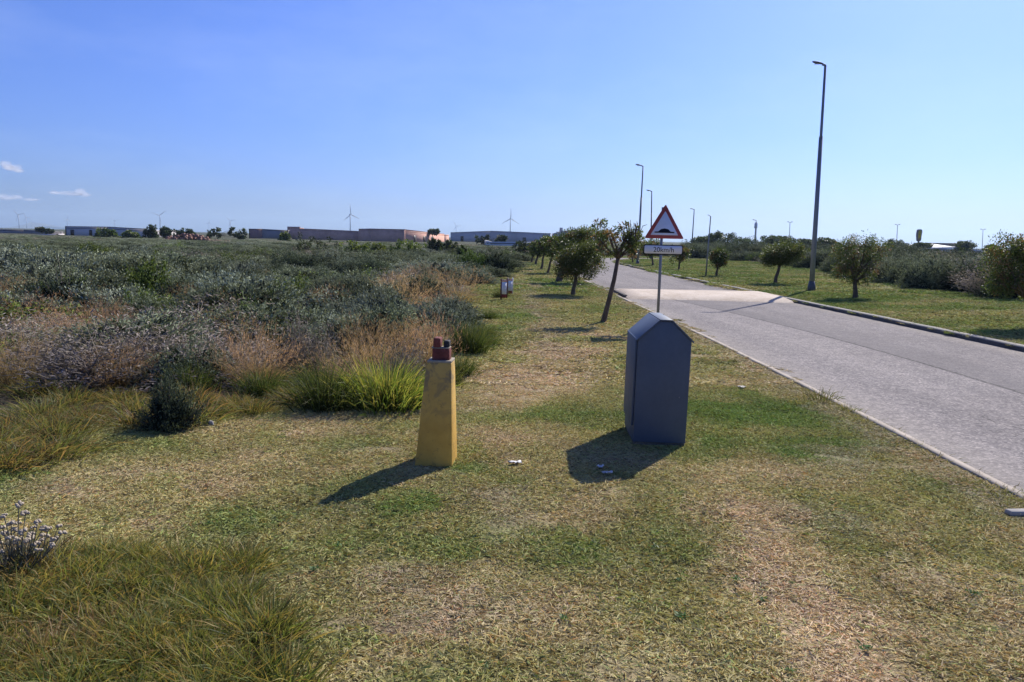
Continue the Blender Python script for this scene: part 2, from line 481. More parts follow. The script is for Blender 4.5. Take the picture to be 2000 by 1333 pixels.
# ------------------------------------------------------------------ road, kerb, edging, hump
def ribbon(t0, t1, s0, s1, z0, z1, nt_=2, step=1):
    k = [i for i in range(0, len(CL), step) if s0 <= CLS[i] <= s1]
    t = np.linspace(t0, t1, nt_)
    P = CL[k][:, None, :] + CLN[k][:, None, :] * t[None, :, None]
    z = np.broadcast_to(np.linspace(z0, z1, nt_)[None, :], P.shape[:2])
    v = np.dstack([P, z]).reshape(-1, 3)
    i = np.arange(len(k) * nt_).reshape(len(k), nt_)
    q = np.stack([i[:-1, :-1], i[:-1, 1:], i[1:, 1:], i[1:, :-1]], -1).reshape(-1, 4)
    uv = np.stack([np.broadcast_to(t[None], P.shape[:2]), np.broadcast_to(CLS[k][:, None], P.shape[:2])], -1).reshape(-1, 2)
    return v, q, uv


def asphalt():
    m, nt = new_mat('old_asphalt')
    uv = nt.nodes.new('ShaderNodeUVMap').outputs[0]
    sx = nt.nodes.new('ShaderNodeSeparateXYZ'); nt.links.new(uv, sx.inputs[0]); t, s = sx.outputs[0], sx.outputs[1]
    pos = nt.nodes.new('ShaderNodeNewGeometry').outputs['Position']
    big = noise(nt, 0.5, 4, 0.6, pos); mid = noise(nt, 6, 4, 0.7, pos); fine = noise(nt, 75, 2, 0.8, pos)
    vor = N(nt, 'ShaderNodeTexVoronoi'); vor.inputs['Scale'].default_value = 52; nt.links.new(pos, vor.inputs['Vector'])
    agg = vor.outputs['Color']
    sep = nt.nodes.new('ShaderNodeSeparateColor'); nt.links.new(agg, sep.inputs[0])
    base = ramp(nt, big, [(0.3, (0.205, 0.188, 0.183)), (0.7, (0.25, 0.231, 0.225))])
    stones = ramp(nt, sep.outputs[0], [(0.0, (0.58, 0.57, 0.57)), (0.5, (0.93, 0.92, 0.90)), (0.8, (1.2, 1.18, 1.13)), (1.0, (1.7, 1.65, 1.55))])
    c = mixc(nt, 0.85, base, stones, 'MULTIPLY')
    c = mixc(nt, 0.75, c, ramp(nt, mid, [(0.25, (0.70, 0.70, 0.72)), (0.75, (1.28, 1.27, 1.24))]), 'MULTIPLY')
    str_ = N(nt, 'ShaderNodeMapping'); str_.inputs['Scale'].default_value = (1.3, 0.06, 1); nt.links.new(uv, str_.inputs['Vector'])
    c = mixc(nt, 0.8, c, ramp(nt, noise(nt, 1.0, 4, 0.6, str_.outputs[0]), [(0.32, (0.80, 0.80, 0.81)), (0.68, (1.15, 1.14, 1.12))]), 'MULTIPLY')
    # the far lane was laid in another pass: a long seam that drifts across the road
    q = mathn(nt, 'MAXIMUM', mathn(nt, 'SUBTRACT', s, 39.0), 0.0)
    seam = mathn(nt, 'ADD', t, mathn(nt, 'MULTIPLY', mathn(nt, 'MULTIPLY', q, q), 0.0065))
    seam = mathn(nt, 'ADD', seam, mathn(nt, 'MULTIPLY', mathn(nt, 'SUBTRACT', mid, 0.5), 0.10))
    lane = N(nt, 'ShaderNodeMapRange'); lane.inputs[1].default_value = -0.02; lane.inputs[2].default_value = 0.04
    nt.links.new(seam, lane.inputs[0])
    fade = N(nt, 'ShaderNodeMapRange'); fade.inputs[1].default_value = 0.0; fade.inputs[2].default_value = 1.7; fade.inputs[3].default_value = 1; fade.inputs[4].default_value = 0.25
    nt.links.new(seam, fade.inputs[0])
    dark = mathn(nt, 'MULTIPLY', lane.outputs[0], fade.outputs[0])
    c = mixc(nt, mathn(nt, 'MULTIPLY', dark, 0.5), c, (0.125, 0.115, 0.113))
    line = N(nt, 'ShaderNodeMapRange'); line.inputs[1].default_value = 0.0; line.inputs[2].default_value = 0.05; line.inputs[3].default_value = 1; line.inputs[4].default_value = 0
    nt.links.new(mathn(nt, 'ABSOLUTE', seam), line.inputs[0])
    c = mixc(nt, mathn(nt, 'MULTIPLY', line.outputs[0], 0.75), c, (0.03, 0.029, 0.029))
    # a hairline crack in the near lane
    ck = mathn(nt, 'ADD', mathn(nt, 'ADD', t, 1.18), mathn(nt, 'MULTIPLY', mathn(nt, 'SUBTRACT', noise(nt, 1.6, 5, 0.7, pos), 0.5), 0.45))
    cl = N(nt, 'ShaderNodeMapRange'); cl.inputs[1].default_value = 0.0; cl.inputs[2].default_value = 0.016; cl.inputs[3].default_value = 1; cl.inputs[4].default_value = 0
    nt.links.new(mathn(nt, 'ABSOLUTE', ck), cl.inputs[0])
    near = N(nt, 'ShaderNodeMapRange'); near.inputs[1].default_value = 37.0; near.inputs[2].default_value = 37.6; near.inputs[3].default_value = 1; near.inputs[4].default_value = 0
    nt.links.new(s, near.inputs[0])
    c = mixc(nt, mathn(nt, 'MULTIPLY', mathn(nt, 'MULTIPLY', cl.outputs[0], near.outputs[0]), 0.8), c, (0.03, 0.03, 0.03))
    # dust along both edges
    ed = N(nt, 'ShaderNodeMapRange'); ed.inputs[1].default_value = 1.75; ed.inputs[2].default_value = 2.35
    nt.links.new(mathn(nt, 'ABSOLUTE', t), ed.inputs[0])
    c = mixc(nt, mathn(nt, 'MULTIPLY', mathn(nt, 'MULTIPLY', ed.outputs[0], mid), 0.8), c, (0.34, 0.30, 0.25))
    p = principled(nt, c, 0.95, 0, 0.12, mathn(nt, 'ADD', sep.outputs[1], mathn(nt, 'MULTIPLY', fine, 0.6)), 0.55, 0.006)
    finish(nt, p.outputs[0]); return m


v, q, uv = ribbon(-HALF, HALF, 0, 1e9, 0.02, 0.02, 9)
tag(link('road', mesh_from('road', v, q, None, [asphalt()], uv=uv)), kind='structure')


def kerb_profile(name, prof, mat, s0=0, s1=1e9):
    """sweep a (t, z) outline along the road"""
    k = [i for i in range(len(CL)) if s0 <= CLS[i] <= s1]
    prof = np.array(prof)
    jz = (fbm(CLS[k] * 1.3, CLS[k] * 0, 41, 2) - 0.5) * 0.012
    P = CL[k][:, None, :] + CLN[k][:, None, :] * prof[None, :, :1]
    z = np.broadcast_to(prof[None, :, 1], P.shape[:2]) + jz[:, None]
    v = np.dstack([P, z]).reshape(-1, 3); n = len(prof)
    i = np.arange(len(k) * n).reshape(len(k), n)
    q = np.stack([i[:-1, :-1], i[:-1, 1:], i[1:, 1:], i[1:, :-1]], -1).reshape(-1, 4)
    return tag(link(name, mesh_from(name, v, q, None, [mat])), kind='structure')


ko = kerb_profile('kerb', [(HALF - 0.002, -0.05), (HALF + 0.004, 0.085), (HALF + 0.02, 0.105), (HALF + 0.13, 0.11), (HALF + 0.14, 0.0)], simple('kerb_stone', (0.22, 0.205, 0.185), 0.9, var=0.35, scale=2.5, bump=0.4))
ko.data.materials.append(simple('kerb_face_shade', (0.085, 0.078, 0.07), 0.95, var=0.6, scale=2.0))  # road-facing side turned from the sun: its shade is put into the colour
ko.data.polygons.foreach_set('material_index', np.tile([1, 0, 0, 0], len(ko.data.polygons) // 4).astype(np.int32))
kerb_profile('road_edging', [(-HALF - 0.075, -0.05), (-HALF - 0.07, 0.022), (-HALF - 0.004, 0.026), (-HALF + 0.004, -0.02)], simple('edging_concrete', (0.34, 0.29, 0.235), 0.9, var=0.25, scale=3))


def paver_mat():
    m, nt = new_mat('hump_pavers')
    uv = nt.nodes.new('ShaderNodeNewGeometry').outputs['Position']
    b = N(nt, 'ShaderNodeTexBrick'); b.inputs['Scale'].default_value = 5.0
    b.inputs['Color1'].default_value = (0.42, 0.34, 0.27, 1); b.inputs['Color2'].default_value = (0.52, 0.45, 0.37, 1); b.inputs['Mortar'].default_value = (0.28, 0.24, 0.2, 1)
    b.inputs['Mortar Size'].default_value = 0.012
    nt.links.new(uv, b.inputs['Vector'])
    n = noise(nt, 1.2, 4, 0.6, uv)
    c = mixc(nt, 0.8, b.outputs['Color'], ramp(nt, n, [(0.3, (0.8, 0.74, 0.66)), (0.65, (1.1, 1.08, 1.05))]), 'MULTIPLY')
    p = principled(nt, c, 0.8, 0, 0.3, b.outputs['Fac'], 0.2, 0.004); finish(nt, p.outputs[0]); return m


def build_hump():
    k0 = 21.3; k1 = 24.9; prof = [(0, 0.0), (0.12, 0.05), (0.9, 0.115), (2.0, 0.12), (2.8, 0.11), (3.45, 0.05), (3.6, 0.0)]
    x0, x1 = 5.42 - HALF + 0.10, 5.42 + HALF - 0.03
    xs = [x0, x0 + 0.1] + list(np.linspace(x0 + 0.5, x1, 9))
    v = []; 
    for i, x in enumerate(xs):
        g = 0.15 if i == 0 else 1.0
        sp = 0.15 * max(0, (x - 5.4) / 2.3)
        for d, z in prof:
            y = 23.1 + (d - 1.8) * (1 + sp)
            v.append((x, y, 0.021 + z * g))
    n = len(prof); i = np.arange(len(xs) * n).reshape(len(xs), n)
    q = np.stack([i[:-1, :-1], i[1:, :-1], i[1:, 1:], i[:-1, 1:]], -1).reshape(-1, 4)
    v = np.array(v)
    root = empty('speed_hump', (5.42, 23.1, 0.02), 'pale paved speed hump across the road', 'speed hump')
    v -= np.array([5.42, 23.1, 0.02])
    o = link('paving', mesh_from('paving', v, q, None, [paver_mat()]), root)
    mb = MB(); mb.box((x0 - 5.42 + 0.02, 0.0, 0.035), (0.12, 2.6, 0.07), 0)
    mb.build('end_ramp', simple('hump_end', (0.10, 0.085, 0.075), 0.9), root, bevel=0.02)


build_hump()

# ------------------------------------------------------------------ distant land: low hills on the skyline
mb = MB()
for (u0, u1, v0, hgt, D) in ((5, 60, 449, 7, 6800), (430, 480, 458, 4, 6900), (520, 640, 460, 3, 7000)):
    us = np.linspace(u0, u1, 24); b = np.array([at(u, v0 + 6, D) for u in us]); b[:, 2] = -2
    top = hgt * D / F * np.sin(np.linspace(0, math.pi, 24)) ** 1.2 * (0.8 + 0.4 * fbm(us * 0.2, us * 0, 3)) + 25
    v = np.concatenate([b, b + np.array([0, 260, 0]) + np.c_[top * 0, top * 0, top], b + np.array([0, 900, 0])])
    i = np.arange(24)
    mb.add(v, [np.c_[i[:-1], i[1:], 24 + i[1:], 24 + i[:-1]], np.c_[24 + i[:-1], 24 + i[1:], 48 + i[1:], 48 + i[:-1]]])
tag(mb.build('hills', simple('far_hill', (0.10, 0.10, 0.09), 0.9, scale=0.01), smooth=True), kind='structure')

exec_later = []
# ------------------------------------------------------------------ foliage generators (numpy)
def unit(v): return v / (np.linalg.norm(v, axis=-1, keepdims=True) + 1e-9)


class Leaves:
    """collects leaf quads and blade strips"""
    def __init__(s): s.v = []; s.q = []; s.t = []; s.c = []; s.n = 0

    def leaf(s, p, d, length, width, col, r):
        n = len(p); d = unit(d)
        side = unit(np.cross(d, unit(r.normal(size=(n, 3)))))
        length = np.broadcast_to(length, (n,))[:, None]; width = np.broadcast_to(width, (n,))[:, None]
        up = np.cross(d, side)
        m = p + d * length * 0.5 + up * length * 0.06
        v = np.stack([p, m + side * width / 2, p + d * length, m - side * width / 2], 1).reshape(-1, 3)
        s.v.append(v); s.q.append(np.arange(4 * n).reshape(n, 4) + s.n); s.n += 4 * n
        s.c.append(np.repeat(np.broadcast_to(col, (n, 3)), 4, axis=0))

    def blade(s, p, d, length, width, droop, col_b, col_t, r, segs=2):
        n = len(p); d = unit(d)
        length = np.broadcast_to(length, (n,))[:, None]; width = np.broadcast_to(width, (n,))[:, None]; droop = np.broadcast_to(droop, (n,))[:, None]
        side = unit(np.cross(d, r.normal(size=(n, 3))))
        hor = d.copy(); hor[:, 2] = 0; hor = unit(hor + r.normal(size=(n, 3)) * [0.2, 0.2, 0])
        col_b = np.broadcast_to(col_b, (n, 3)); col_t = np.broadcast_to(col_t, (n, 3))
        vs_, cs = [], []
        for k in range(segs + 1):
            f = k / segs
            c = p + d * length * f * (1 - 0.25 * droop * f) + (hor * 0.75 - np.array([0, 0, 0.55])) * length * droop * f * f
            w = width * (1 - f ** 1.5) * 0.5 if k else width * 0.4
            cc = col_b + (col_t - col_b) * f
            if k < segs: vs_ += [c - side * w, c + side * w]; cs += [cc, cc]
            else: vs_ += [c]; cs += [cc]
        m = 2 * segs + 1
        s.v.append(np.stack(vs_, 1).reshape(-1, 3)); s.c.append(np.stack(cs, 1).reshape(-1, 3))
        b = np.arange(n)[:, None] * m + s.n
        for k in range(segs - 1):
            s.q.append(np.concatenate([b + 2 * k, b + 2 * k + 1, b + 2 * k + 3, b + 2 * k + 2], 1))
        k = 2 * (segs - 1)
        s.t.append(np.concatenate([b + k, b + k + 1, b + k + 2], 1)); s.n += n * m

    def mesh(s, name, mat):
        fs = []
        if s.q: fs.append(np.concatenate(s.q))
        if s.t: fs.append(np.concatenate(s.t))
        return mesh_from(name, np.concatenate(s.v), fs, np.clip(np.concatenate(s.c), 0, 1), [mat])


def dome_dirs(n, r, zmin=0.05):
    d = unit(r.normal(size=(n, 3))); d[:, 2] = np.abs(d[:, 2]) * (1 - zmin) + zmin
    return unit(d)


def shrub_mesh(seed, Rw, Hh, nb, nl, ll, lw, col, tip, spread=0.5, ragged=0.25, vary=0.25, core=True):
    """bushy dome of leafy branchlets, unit metres; returns foliage mesh and twig mesh"""
    r = np.random.default_rng(seed); L = Leaves(); col = np.array(col); tip = np.array(tip)
    d = dome_dirs(nb, r)
    lump = 0.72 + ragged * np.sin(d[:, 0] * 5 + seed) * np.cos(d[:, 1] * 4 + seed * 2) + ragged * r.random(nb)
    end = d * np.array([Rw, Rw, Hh]) * lump[:, None]
    start = end * 0.12 + r.normal(size=(nb, 3)) * np.array([0.12 * Rw, 0.12 * Rw, 0]); start[:, 2] = np.abs(start[:, 2]) * 0.2
    bt = np.repeat(np.arange(nb), nl); f = 0.35 + 0.67 * r.random(nb * nl) ** 0.75
    p = start[bt] + (end - start)[bt] * f[:, None] + r.normal(size=(nb * nl, 3)) * 0.045 * Rw
    p[:, 2] = np.maximum(p[:, 2], 0.01)
    dr = unit((end - start)[bt]) + r.normal(size=(nb * nl, 3)) * spread + np.array([0, 0, 0.25])
    bc = (1 + vary * (r.random(nb) - 0.5) * 2)[bt][:, None]
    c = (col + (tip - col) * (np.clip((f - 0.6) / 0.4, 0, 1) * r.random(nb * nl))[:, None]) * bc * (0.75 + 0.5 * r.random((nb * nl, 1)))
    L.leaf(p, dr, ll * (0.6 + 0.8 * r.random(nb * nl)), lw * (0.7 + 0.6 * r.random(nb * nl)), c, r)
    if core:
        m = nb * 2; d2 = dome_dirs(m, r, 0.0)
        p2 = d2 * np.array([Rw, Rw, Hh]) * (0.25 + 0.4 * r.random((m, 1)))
        L.leaf(p2, d2 + r.normal(size=(m, 3)), Rw * 0.22, Rw * 0.09, np.array(col) * 0.35, r)  # inner leaves darkened: shade inside the bush painted into their colour
    fol = L.mesh('foliage', M_SHRUB)
    T = MB()
    for k in range(0, min(nb, 40)):
        mid = start[k] * 0.5 + end[k] * 0.5 + r.normal(size=3) * 0.04 * Rw
        T.tube([start[k] * [1, 1, 0], mid, end[k] * 0.97], [0.012 * Rw + 0.003, 0.008 * Rw + 0.002, 0.002], 4)
    return fol, T.mesh('twigs', M_TWIG)


def twiggy_mesh(seed, Rw, Hh, nb, col, tip):
    """sparse grey shrub of thin upright twigs with tiny leaves"""
    r = np.random.default_rng(seed); L = Leaves()
    d = dome_dirs(nb, r, 0.2)
    p = r.normal(size=(nb, 3)) * [0.16 * Rw, 0.16 * Rw, 0]; 
    ln = Hh * (0.6 + 0.5 * r.random(nb)) * (0.6 + 0.5 * d[:, 2])
    L.blade(p, d * [Rw, Rw, Hh], ln * 1.1, 0.012, 0.12, np.array(col) * 0.8, tip, r, 2)
    m = nb * 30; bt = np.repeat(np.arange(nb), 30); f = 0.25 + 0.8 * r.random(m)
    dd = unit(d * [Rw, Rw, Hh])
    q = p[bt] + dd[bt] * (ln[bt] * f)[:, None] + r.normal(size=(m, 3)) * 0.05 * Rw; q[:, 2] = np.maximum(q[:, 2], 0.01)
    c = (np.array(col) + (np.array(tip) - np.array(col)) * r.random((m, 1))) * (0.7 + 0.6 * r.random((m, 1)))
    L.leaf(q, dd[bt] + r.normal(size=(m, 3)) * 0.7, 0.03 + 0.035 * r.random(m), 0.008 + 0.007 * r.random(m), c, r)
    T = MB()
    for k in range(24):
        T.tube([p[k] * [1, 1, 0], p[k] + dd[k] * ln[k] * 0.5, p[k] + dd[k] * ln[k] * 0.9], [0.009, 0.006, 0.002], 4)
    return L.mesh('foliage', M_SHRUB), T.mesh('twigs', M_TWIG)


def tussock_mesh(seed, Rw, Hh, n, base, mid, tips, width=0.008, droop=0.55, lean=(0, 0), heads=0, headcol=None, mat=None):
    """clump of arching blades; tips: list of colours picked per blade"""
    r = np.random.default_rng(seed); L = Leaves()
    p = r.normal(size=(n, 3)) * [Rw * 0.38, Rw * 0.38, 0]
    d = unit(np.c_[p[:, :2] / Rw * 1.1 + r.normal(size=(n, 2)) * 0.28 + np.array(lean), np.ones(n)])
    tips = np.array(tips)[r.integers(0, len(tips), n)] * (0.75 + 0.5 * r.random((n, 1)))
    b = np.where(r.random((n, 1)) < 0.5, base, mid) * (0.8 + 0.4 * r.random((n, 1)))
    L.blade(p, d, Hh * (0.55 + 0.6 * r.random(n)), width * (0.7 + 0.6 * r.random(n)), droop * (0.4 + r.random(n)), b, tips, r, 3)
    if heads:
        p2 = r.normal(size=(heads, 3)) * [Rw * 0.4, Rw * 0.4, 0]
        d2 = unit(np.c_[p2[:, :2] / Rw * 1.2 + r.normal(size=(heads, 2)) * 0.3 + np.array(lean), np.ones(heads)])
        ln = Hh * (0.85 + 0.4 * r.random(heads))
        m = heads * 12; bt = np.repeat(np.arange(heads), 12)
        f = 0.5 + 0.5 * r.random(m)
        q = p2[bt] + d2[bt] * (ln[bt] * f)[:, None] + (np.c_[d2[bt][:, :2], np.zeros(m)] * 0.3 - [0, 0, 0.12]) * (ln[bt] * f ** 2)[:, None] + r.normal(size=(m, 3)) * 0.02
        L.leaf(q, d2[bt] + r.normal(size=(m, 3)) * 0.5 + np.array([lean[0], lean[1], 0]), 0.06 + 0.05 * r.random(m), 0.006, np.array(headcol) * (0.6 + 0.8 * r.random((m, 1))), r)
    return L.mesh('blades', mat or M_GRASS)


GG = (0.112, 0.138, 0.090); GGT = (0.25, 0.28, 0.18)
SV = (0.165, 0.195, 0.15); SVT = (0.33, 0.365, 0.27)
PU = (0.155, 0.135, 0.122); PUT = (0.31, 0.27, 0.24)
DK = (0.044, 0.062, 0.042); DKT = (0.12, 0.145, 0.085)
BG = (0.062, 0.10, 0.022); BGT = (0.17, 0.22, 0.05)
BR = (0.16, 0.09, 0.045); BRT = (0.30, 0.17, 0.09)

K = {}
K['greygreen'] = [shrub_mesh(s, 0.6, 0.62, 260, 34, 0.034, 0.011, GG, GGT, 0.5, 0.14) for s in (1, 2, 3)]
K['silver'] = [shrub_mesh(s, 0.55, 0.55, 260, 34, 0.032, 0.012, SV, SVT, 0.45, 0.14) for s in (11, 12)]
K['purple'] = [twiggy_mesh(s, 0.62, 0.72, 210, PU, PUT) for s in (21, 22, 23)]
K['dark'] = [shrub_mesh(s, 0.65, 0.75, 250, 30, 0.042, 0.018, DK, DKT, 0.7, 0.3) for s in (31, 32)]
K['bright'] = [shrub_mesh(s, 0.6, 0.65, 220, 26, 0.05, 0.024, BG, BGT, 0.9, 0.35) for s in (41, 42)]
RED = [(0.31, 0.195, 0.12), (0.37, 0.255, 0.155), (0.23, 0.15, 0.10), (0.40, 0.32, 0.20)]
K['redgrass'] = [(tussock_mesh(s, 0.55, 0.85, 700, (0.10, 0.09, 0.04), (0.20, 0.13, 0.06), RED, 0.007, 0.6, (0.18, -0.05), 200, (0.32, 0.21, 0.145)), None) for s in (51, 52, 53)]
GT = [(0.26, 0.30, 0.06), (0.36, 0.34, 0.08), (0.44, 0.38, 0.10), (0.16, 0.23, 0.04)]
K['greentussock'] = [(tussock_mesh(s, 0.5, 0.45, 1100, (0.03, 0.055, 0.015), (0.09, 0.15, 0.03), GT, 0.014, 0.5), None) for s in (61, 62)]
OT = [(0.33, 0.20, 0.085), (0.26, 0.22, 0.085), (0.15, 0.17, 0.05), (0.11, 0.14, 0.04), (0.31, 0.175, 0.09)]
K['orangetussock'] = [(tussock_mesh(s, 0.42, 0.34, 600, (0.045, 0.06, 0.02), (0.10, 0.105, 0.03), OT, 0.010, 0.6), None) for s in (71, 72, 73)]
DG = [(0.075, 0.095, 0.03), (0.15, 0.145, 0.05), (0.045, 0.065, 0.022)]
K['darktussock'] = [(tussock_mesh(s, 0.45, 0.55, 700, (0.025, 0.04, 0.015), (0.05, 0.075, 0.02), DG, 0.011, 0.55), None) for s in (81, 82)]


def put(kind, x, y, w, h, label, cat='shrub', group=None, name='shrub', parts=False, rz=None, z=None):
    """one plant as a thing of its own: w, h full width and height in metres"""
    i = random.randrange(len(K[kind])); fol, tw = K[kind][i]
    o = bpy.data.objects.new(name, fol); C.objects.link(o)
    bb = K_DIM.setdefault(fol.name, np.array([max(abs(c) for c in col) for col in np.array([v.co[:] for v in fol.vertices]).T]) if False else _dims(fol))
    o.location = (x, y, (gz(x, y) if z is None else z) - 0.02)
    o.scale = (w / bb[0], w / bb[0], h / bb[1]); o.rotation_euler = (0, 0, random.uniform(0, 6.28) if rz is None else rz)
    tag(o, label, cat, group)
    if parts and tw is not None:
        t = bpy.data.objects.new('twigs', tw); C.objects.link(t); t.parent = o
    return o


K_DIM = {}
def _dims(me):
    a = np.empty(len(me.vertices) * 3, np.float32); me.vertices.foreach_get('co', a); a = a.reshape(-1, 3)
    return (np.percentile(np.abs(a[:, 0]), 97) * 2, np.percentile(a[:, 2], 98.5))


def put_px(kind, u, v, wpx, hpx, label, cat='shrub', **kw):
    """a plant whose foot stands at photo pixel (u, v)"""
    p = gp(u, v); s = p[1] / F
    kw.setdefault('parts', p[1] < 16)
    return put(kind, p[0], p[1], wpx * s, hpx * s, label, cat, **kw)


def px_of(x, y, z=0):
    q = np.stack([np.asarray(x, float), np.asarray(y, float), np.asarray(z, float) - CAM_H + 0 * np.asarray(x, float)], -1)
    d = q @ _f
    return 1000 + F * (q @ _R) / d, 666.5 - F * (q @ _U) / d


# ---- the plants one can point at
put_px('dark', 335, 838, 105, 106, 'small dark grey-green shrub standing alone on the lawn edge', name='shrub')
put_px('greentussock', 755, 797, 190, 95, 'bright yellow-green grass tussock just left of the yellow post', 'grass tussock', name='grass_tussock')
put_px('darktussock', 922, 695, 84, 74, 'dark green spiky tussock just behind the yellow post', 'grass tussock', name='grass_tussock')
put_px('darktussock', 640, 800, 150, 105, 'dark green tall tussock left of the bright yellow-green tussock', 'grass tussock', name='grass_tussock')
for u, v, w, h, lab in ((500, 755, 190, 125, 'broad reddish dry grass clump in the middle of the scrub edge'),
                        (722, 712, 140, 100, 'pale red dry grass clump behind the bright yellow-green tussock'),
                        (842, 722, 120, 110, 'orange-brown dry grass clump directly behind the yellow post'),
                        (215, 672, 90, 92, 'upright orange-red grass clump deep in the left scrub'),
                        (128, 705, 90, 80, 'golden brown grass clump in front of the upright orange-red clump'),
                        (372, 618, 85, 60, 'farthest orange-red grass clump in the left scrub'),
                        (25, 760, 150, 120, 'reddish dry grass clump at the left border of the photo')):
    put_px('redgrass', u, v, w, h, lab, 'grass clump', name='grass_clump')
for u, v, w, h, lab in ((292, 603, 110, 88, 'large leafy bright green bush in the middle of the left scrub'),
                        (540, 622, 80, 66, 'small yellow-green leafy bush among grey shrubs'),
                        (922, 532, 66, 40, 'bright green low bush touching the dark round bush by the lawn')):
    put_px('bright', u, v, w, h, lab, 'bush', name='bush')
for u, v, w, h, lab in ((128, 626, 150, 98, 'wide dark evergreen bush towards the left of the scrub'),
                        (972, 533, 76, 45, 'dark round bush at the lawn edge beyond the two boards'),
                        (905, 690, 60, 60, 'dark bushy shrub between the dry grass clump and the lawn')):
    put_px('dark', u, v, w, h, lab, 'bush', name='bush')
for u, v, w, h, lab in ((600, 735, 120, 110, 'grey-purple twiggy shrub right of the broad reddish clump'),
                        (790, 770, 100, 110, 'dark purple twiggy shrub behind the bright yellow-green tussock')):
    put_px('purple', u, v, w, h, lab, 'shrub', name='shrub')
for u, v, w, h, lab in ((845, 655, 130, 60, 'silver-green low shrub behind the dry grass clumps'),
                        (740, 640, 150, 70, 'wide silver-green shrub mound left of the silver-green low shrub')):
    put_px('silver', u, v, w, h, lab, 'shrub', name='shrub')
# orange fringe of tussocks between scrub and lawn at the left
ofr = [(-4.6, 7.4), (-4.1, 7.0), (-3.75, 7.2), (-3.35, 6.7), (-2.95, 6.95), (-3.6, 6.35), (-3.15, 6.3), (-4.05, 6.45), (-3.5, 5.75), (-3.75, 5.35), (-3.3, 5.35), (-3.9, 5.9), (-3.62, 4.85), (-2.6, 7.1), (-2.1, 7.35), (-1.85, 7.25), (-2.75, 6.55), (-3.45, 5.05), (-2.35, 6.85)]
for x, y in ofr:
    w = random.uniform(0.45, 0.75)
    put('orangetussock', x, y, w, random.uniform(0.13, 0.23), 'orange-tipped grass tussock on the left border between scrub and lawn', 'grass tussock', 'orange-tipped tussocks along the scrub border', 'grass_tussock')
for x, y in ((-1.55, 7.5), (-1.25, 7.7), (-2.05, 7.7), (-0.75, 8.2), (-0.6, 8.8), (-0.35, 11.4), (-0.45, 12.2), (-2.5, 7.6), (-0.5, 15.2), (-0.35, 20.8)):
    put('darktussock', x, y, random.uniform(0.35, 0.6), random.uniform(0.22, 0.36), 'dark green grass tussock on the ragged front edge of the left scrub', 'grass tussock', 'dark green tussocks along the scrub edge', 'grass_tussock')

# ---- the mass of the scrub: the largest seen stand as things, the rest is one field
def fill(side, n, ymin, ymax, power):
    out = []
    while len(out) < n:
        m = 4000
        y = ymin + (ymax - ymin) * rng.random(m) ** power
        hw = 0.72 * y + 2
        x = (rng.random(m) * 2 - 1) * hw
        if side == 'L': ok = scrub_left(x, y) > 0.28
        else: ok = scrub_right(x, y) > 0.4
        t = road_t(x, y)
        ok &= np.abs(t) > HALF + 1.5
        out += list(zip(x[ok], y[ok]))
    return np.array(out[:n])


named = np.array([o.location[:2] for o in C.objects if o.type == 'MESH' and o.name.split('.')[0] in ('shrub', 'bush', 'grass_clump', 'grass_tussock') and not o.parent] + [(-0.28, 20.0), (-0.1, 21.6)])


def choose(x, y, side):
    n = np.where(y > 35, fbm(x * 0.12, y * 0.07, 62, 3), vnoise(x * 0.35, y * 0.35, 61)); m = rng.random(len(x))
    v_ = n * 0.6 + m * 0.4
    kinds = np.empty(len(x), object)
    kinds[:] = 'greygreen'
    kinds[v_ < np.where(y < 12, 0.48, 0.24)] = 'purple'; kinds[v_ > 0.62] = 'silver'
    m2 = rng.random(len(x))
    kinds[(m2 < 0.12) & (y > 14)] = 'dark'; kinds[(m2 > 0.12) & (m2 < 0.17)] = 'bright'
    if side == 'L':
        kinds[(m2 > np.where(y < 14, 0.89, 0.875)) & (y < 26)] = 'redgrass'
        kinds[(m2 > 0.76) & (m2 < 0.84) & (y < 14)] = 'darktussock'
    else: kinds[(m2 > 0.17) & (m2 < 0.45)] = 'dark'; kinds[(m2 > 0.88)] = 'purple'
    return kinds


cand = []
for side, n, a, b, pw in (('L', 170, 6.2, 16, 0.75), ('L', 430, 14, 45, 0.7), ('L', 1250, 40, 135, 0.7), ('R', 170, 12, 40, 0.7), ('R', 560, 35, 110, 0.75)):
    P = fill(side, n, a, b, pw)
    x, y = P[:, 0], P[:, 1]
    keep = np.min(np.hypot(x[:, None] - named[None, :, 0], y[:, None] - named[None, :, 1]), axis=1) > np.where(y < 16, 0.48, 0.35)
    gap = named[None, :, 1] - y[:, None]                       # leave the foot of the plants one can point at in view
    side_ = np.abs(x[:, None] * named[None, :, 1] / y[:, None] - named[None, :, 0])
    keep &= ~np.any((gap > 0) & (gap < 0.11 * named[None, :, 1]) & (side_ < 0.045 * named[None, :, 1]), axis=1)
    keep &= ~((side == 'L') & (scrub_left(x, y) < 0.75) & (y > 11) & (y < 24))
    x, y = x[keep], y[keep]
    kd = choose(x, y, side)
    sc = (0.6 + 1.15 * rng.random(len(x)) ** 1.3) * np.interp(y, [6, 12, 40, 130], [0.75, 1.1, 1.5, 2.4])
    for k in range(len(x)): cand.append((x[k], y[k], side, kd[k], sc[k]))
for _ in range(240):                               # the thick dark band under the right-hand skyline trees
    y_ = rng.uniform(62, 105); u_ = rng.uniform(1335, 1790)
    x_ = (u_ - 1000) / F * y_
    if scrub_right(np.array([x_]), np.array([y_]))[0] > 0.5 or y_ > 76:
        if abs(float(road_t(np.array([x_]), np.array([y_]))[0])) > 5: cand.append((x_, y_, 'B', ('dark', 'dark', 'greygreen')[rng.integers(0, 3)], 2.4 + rng.random()))
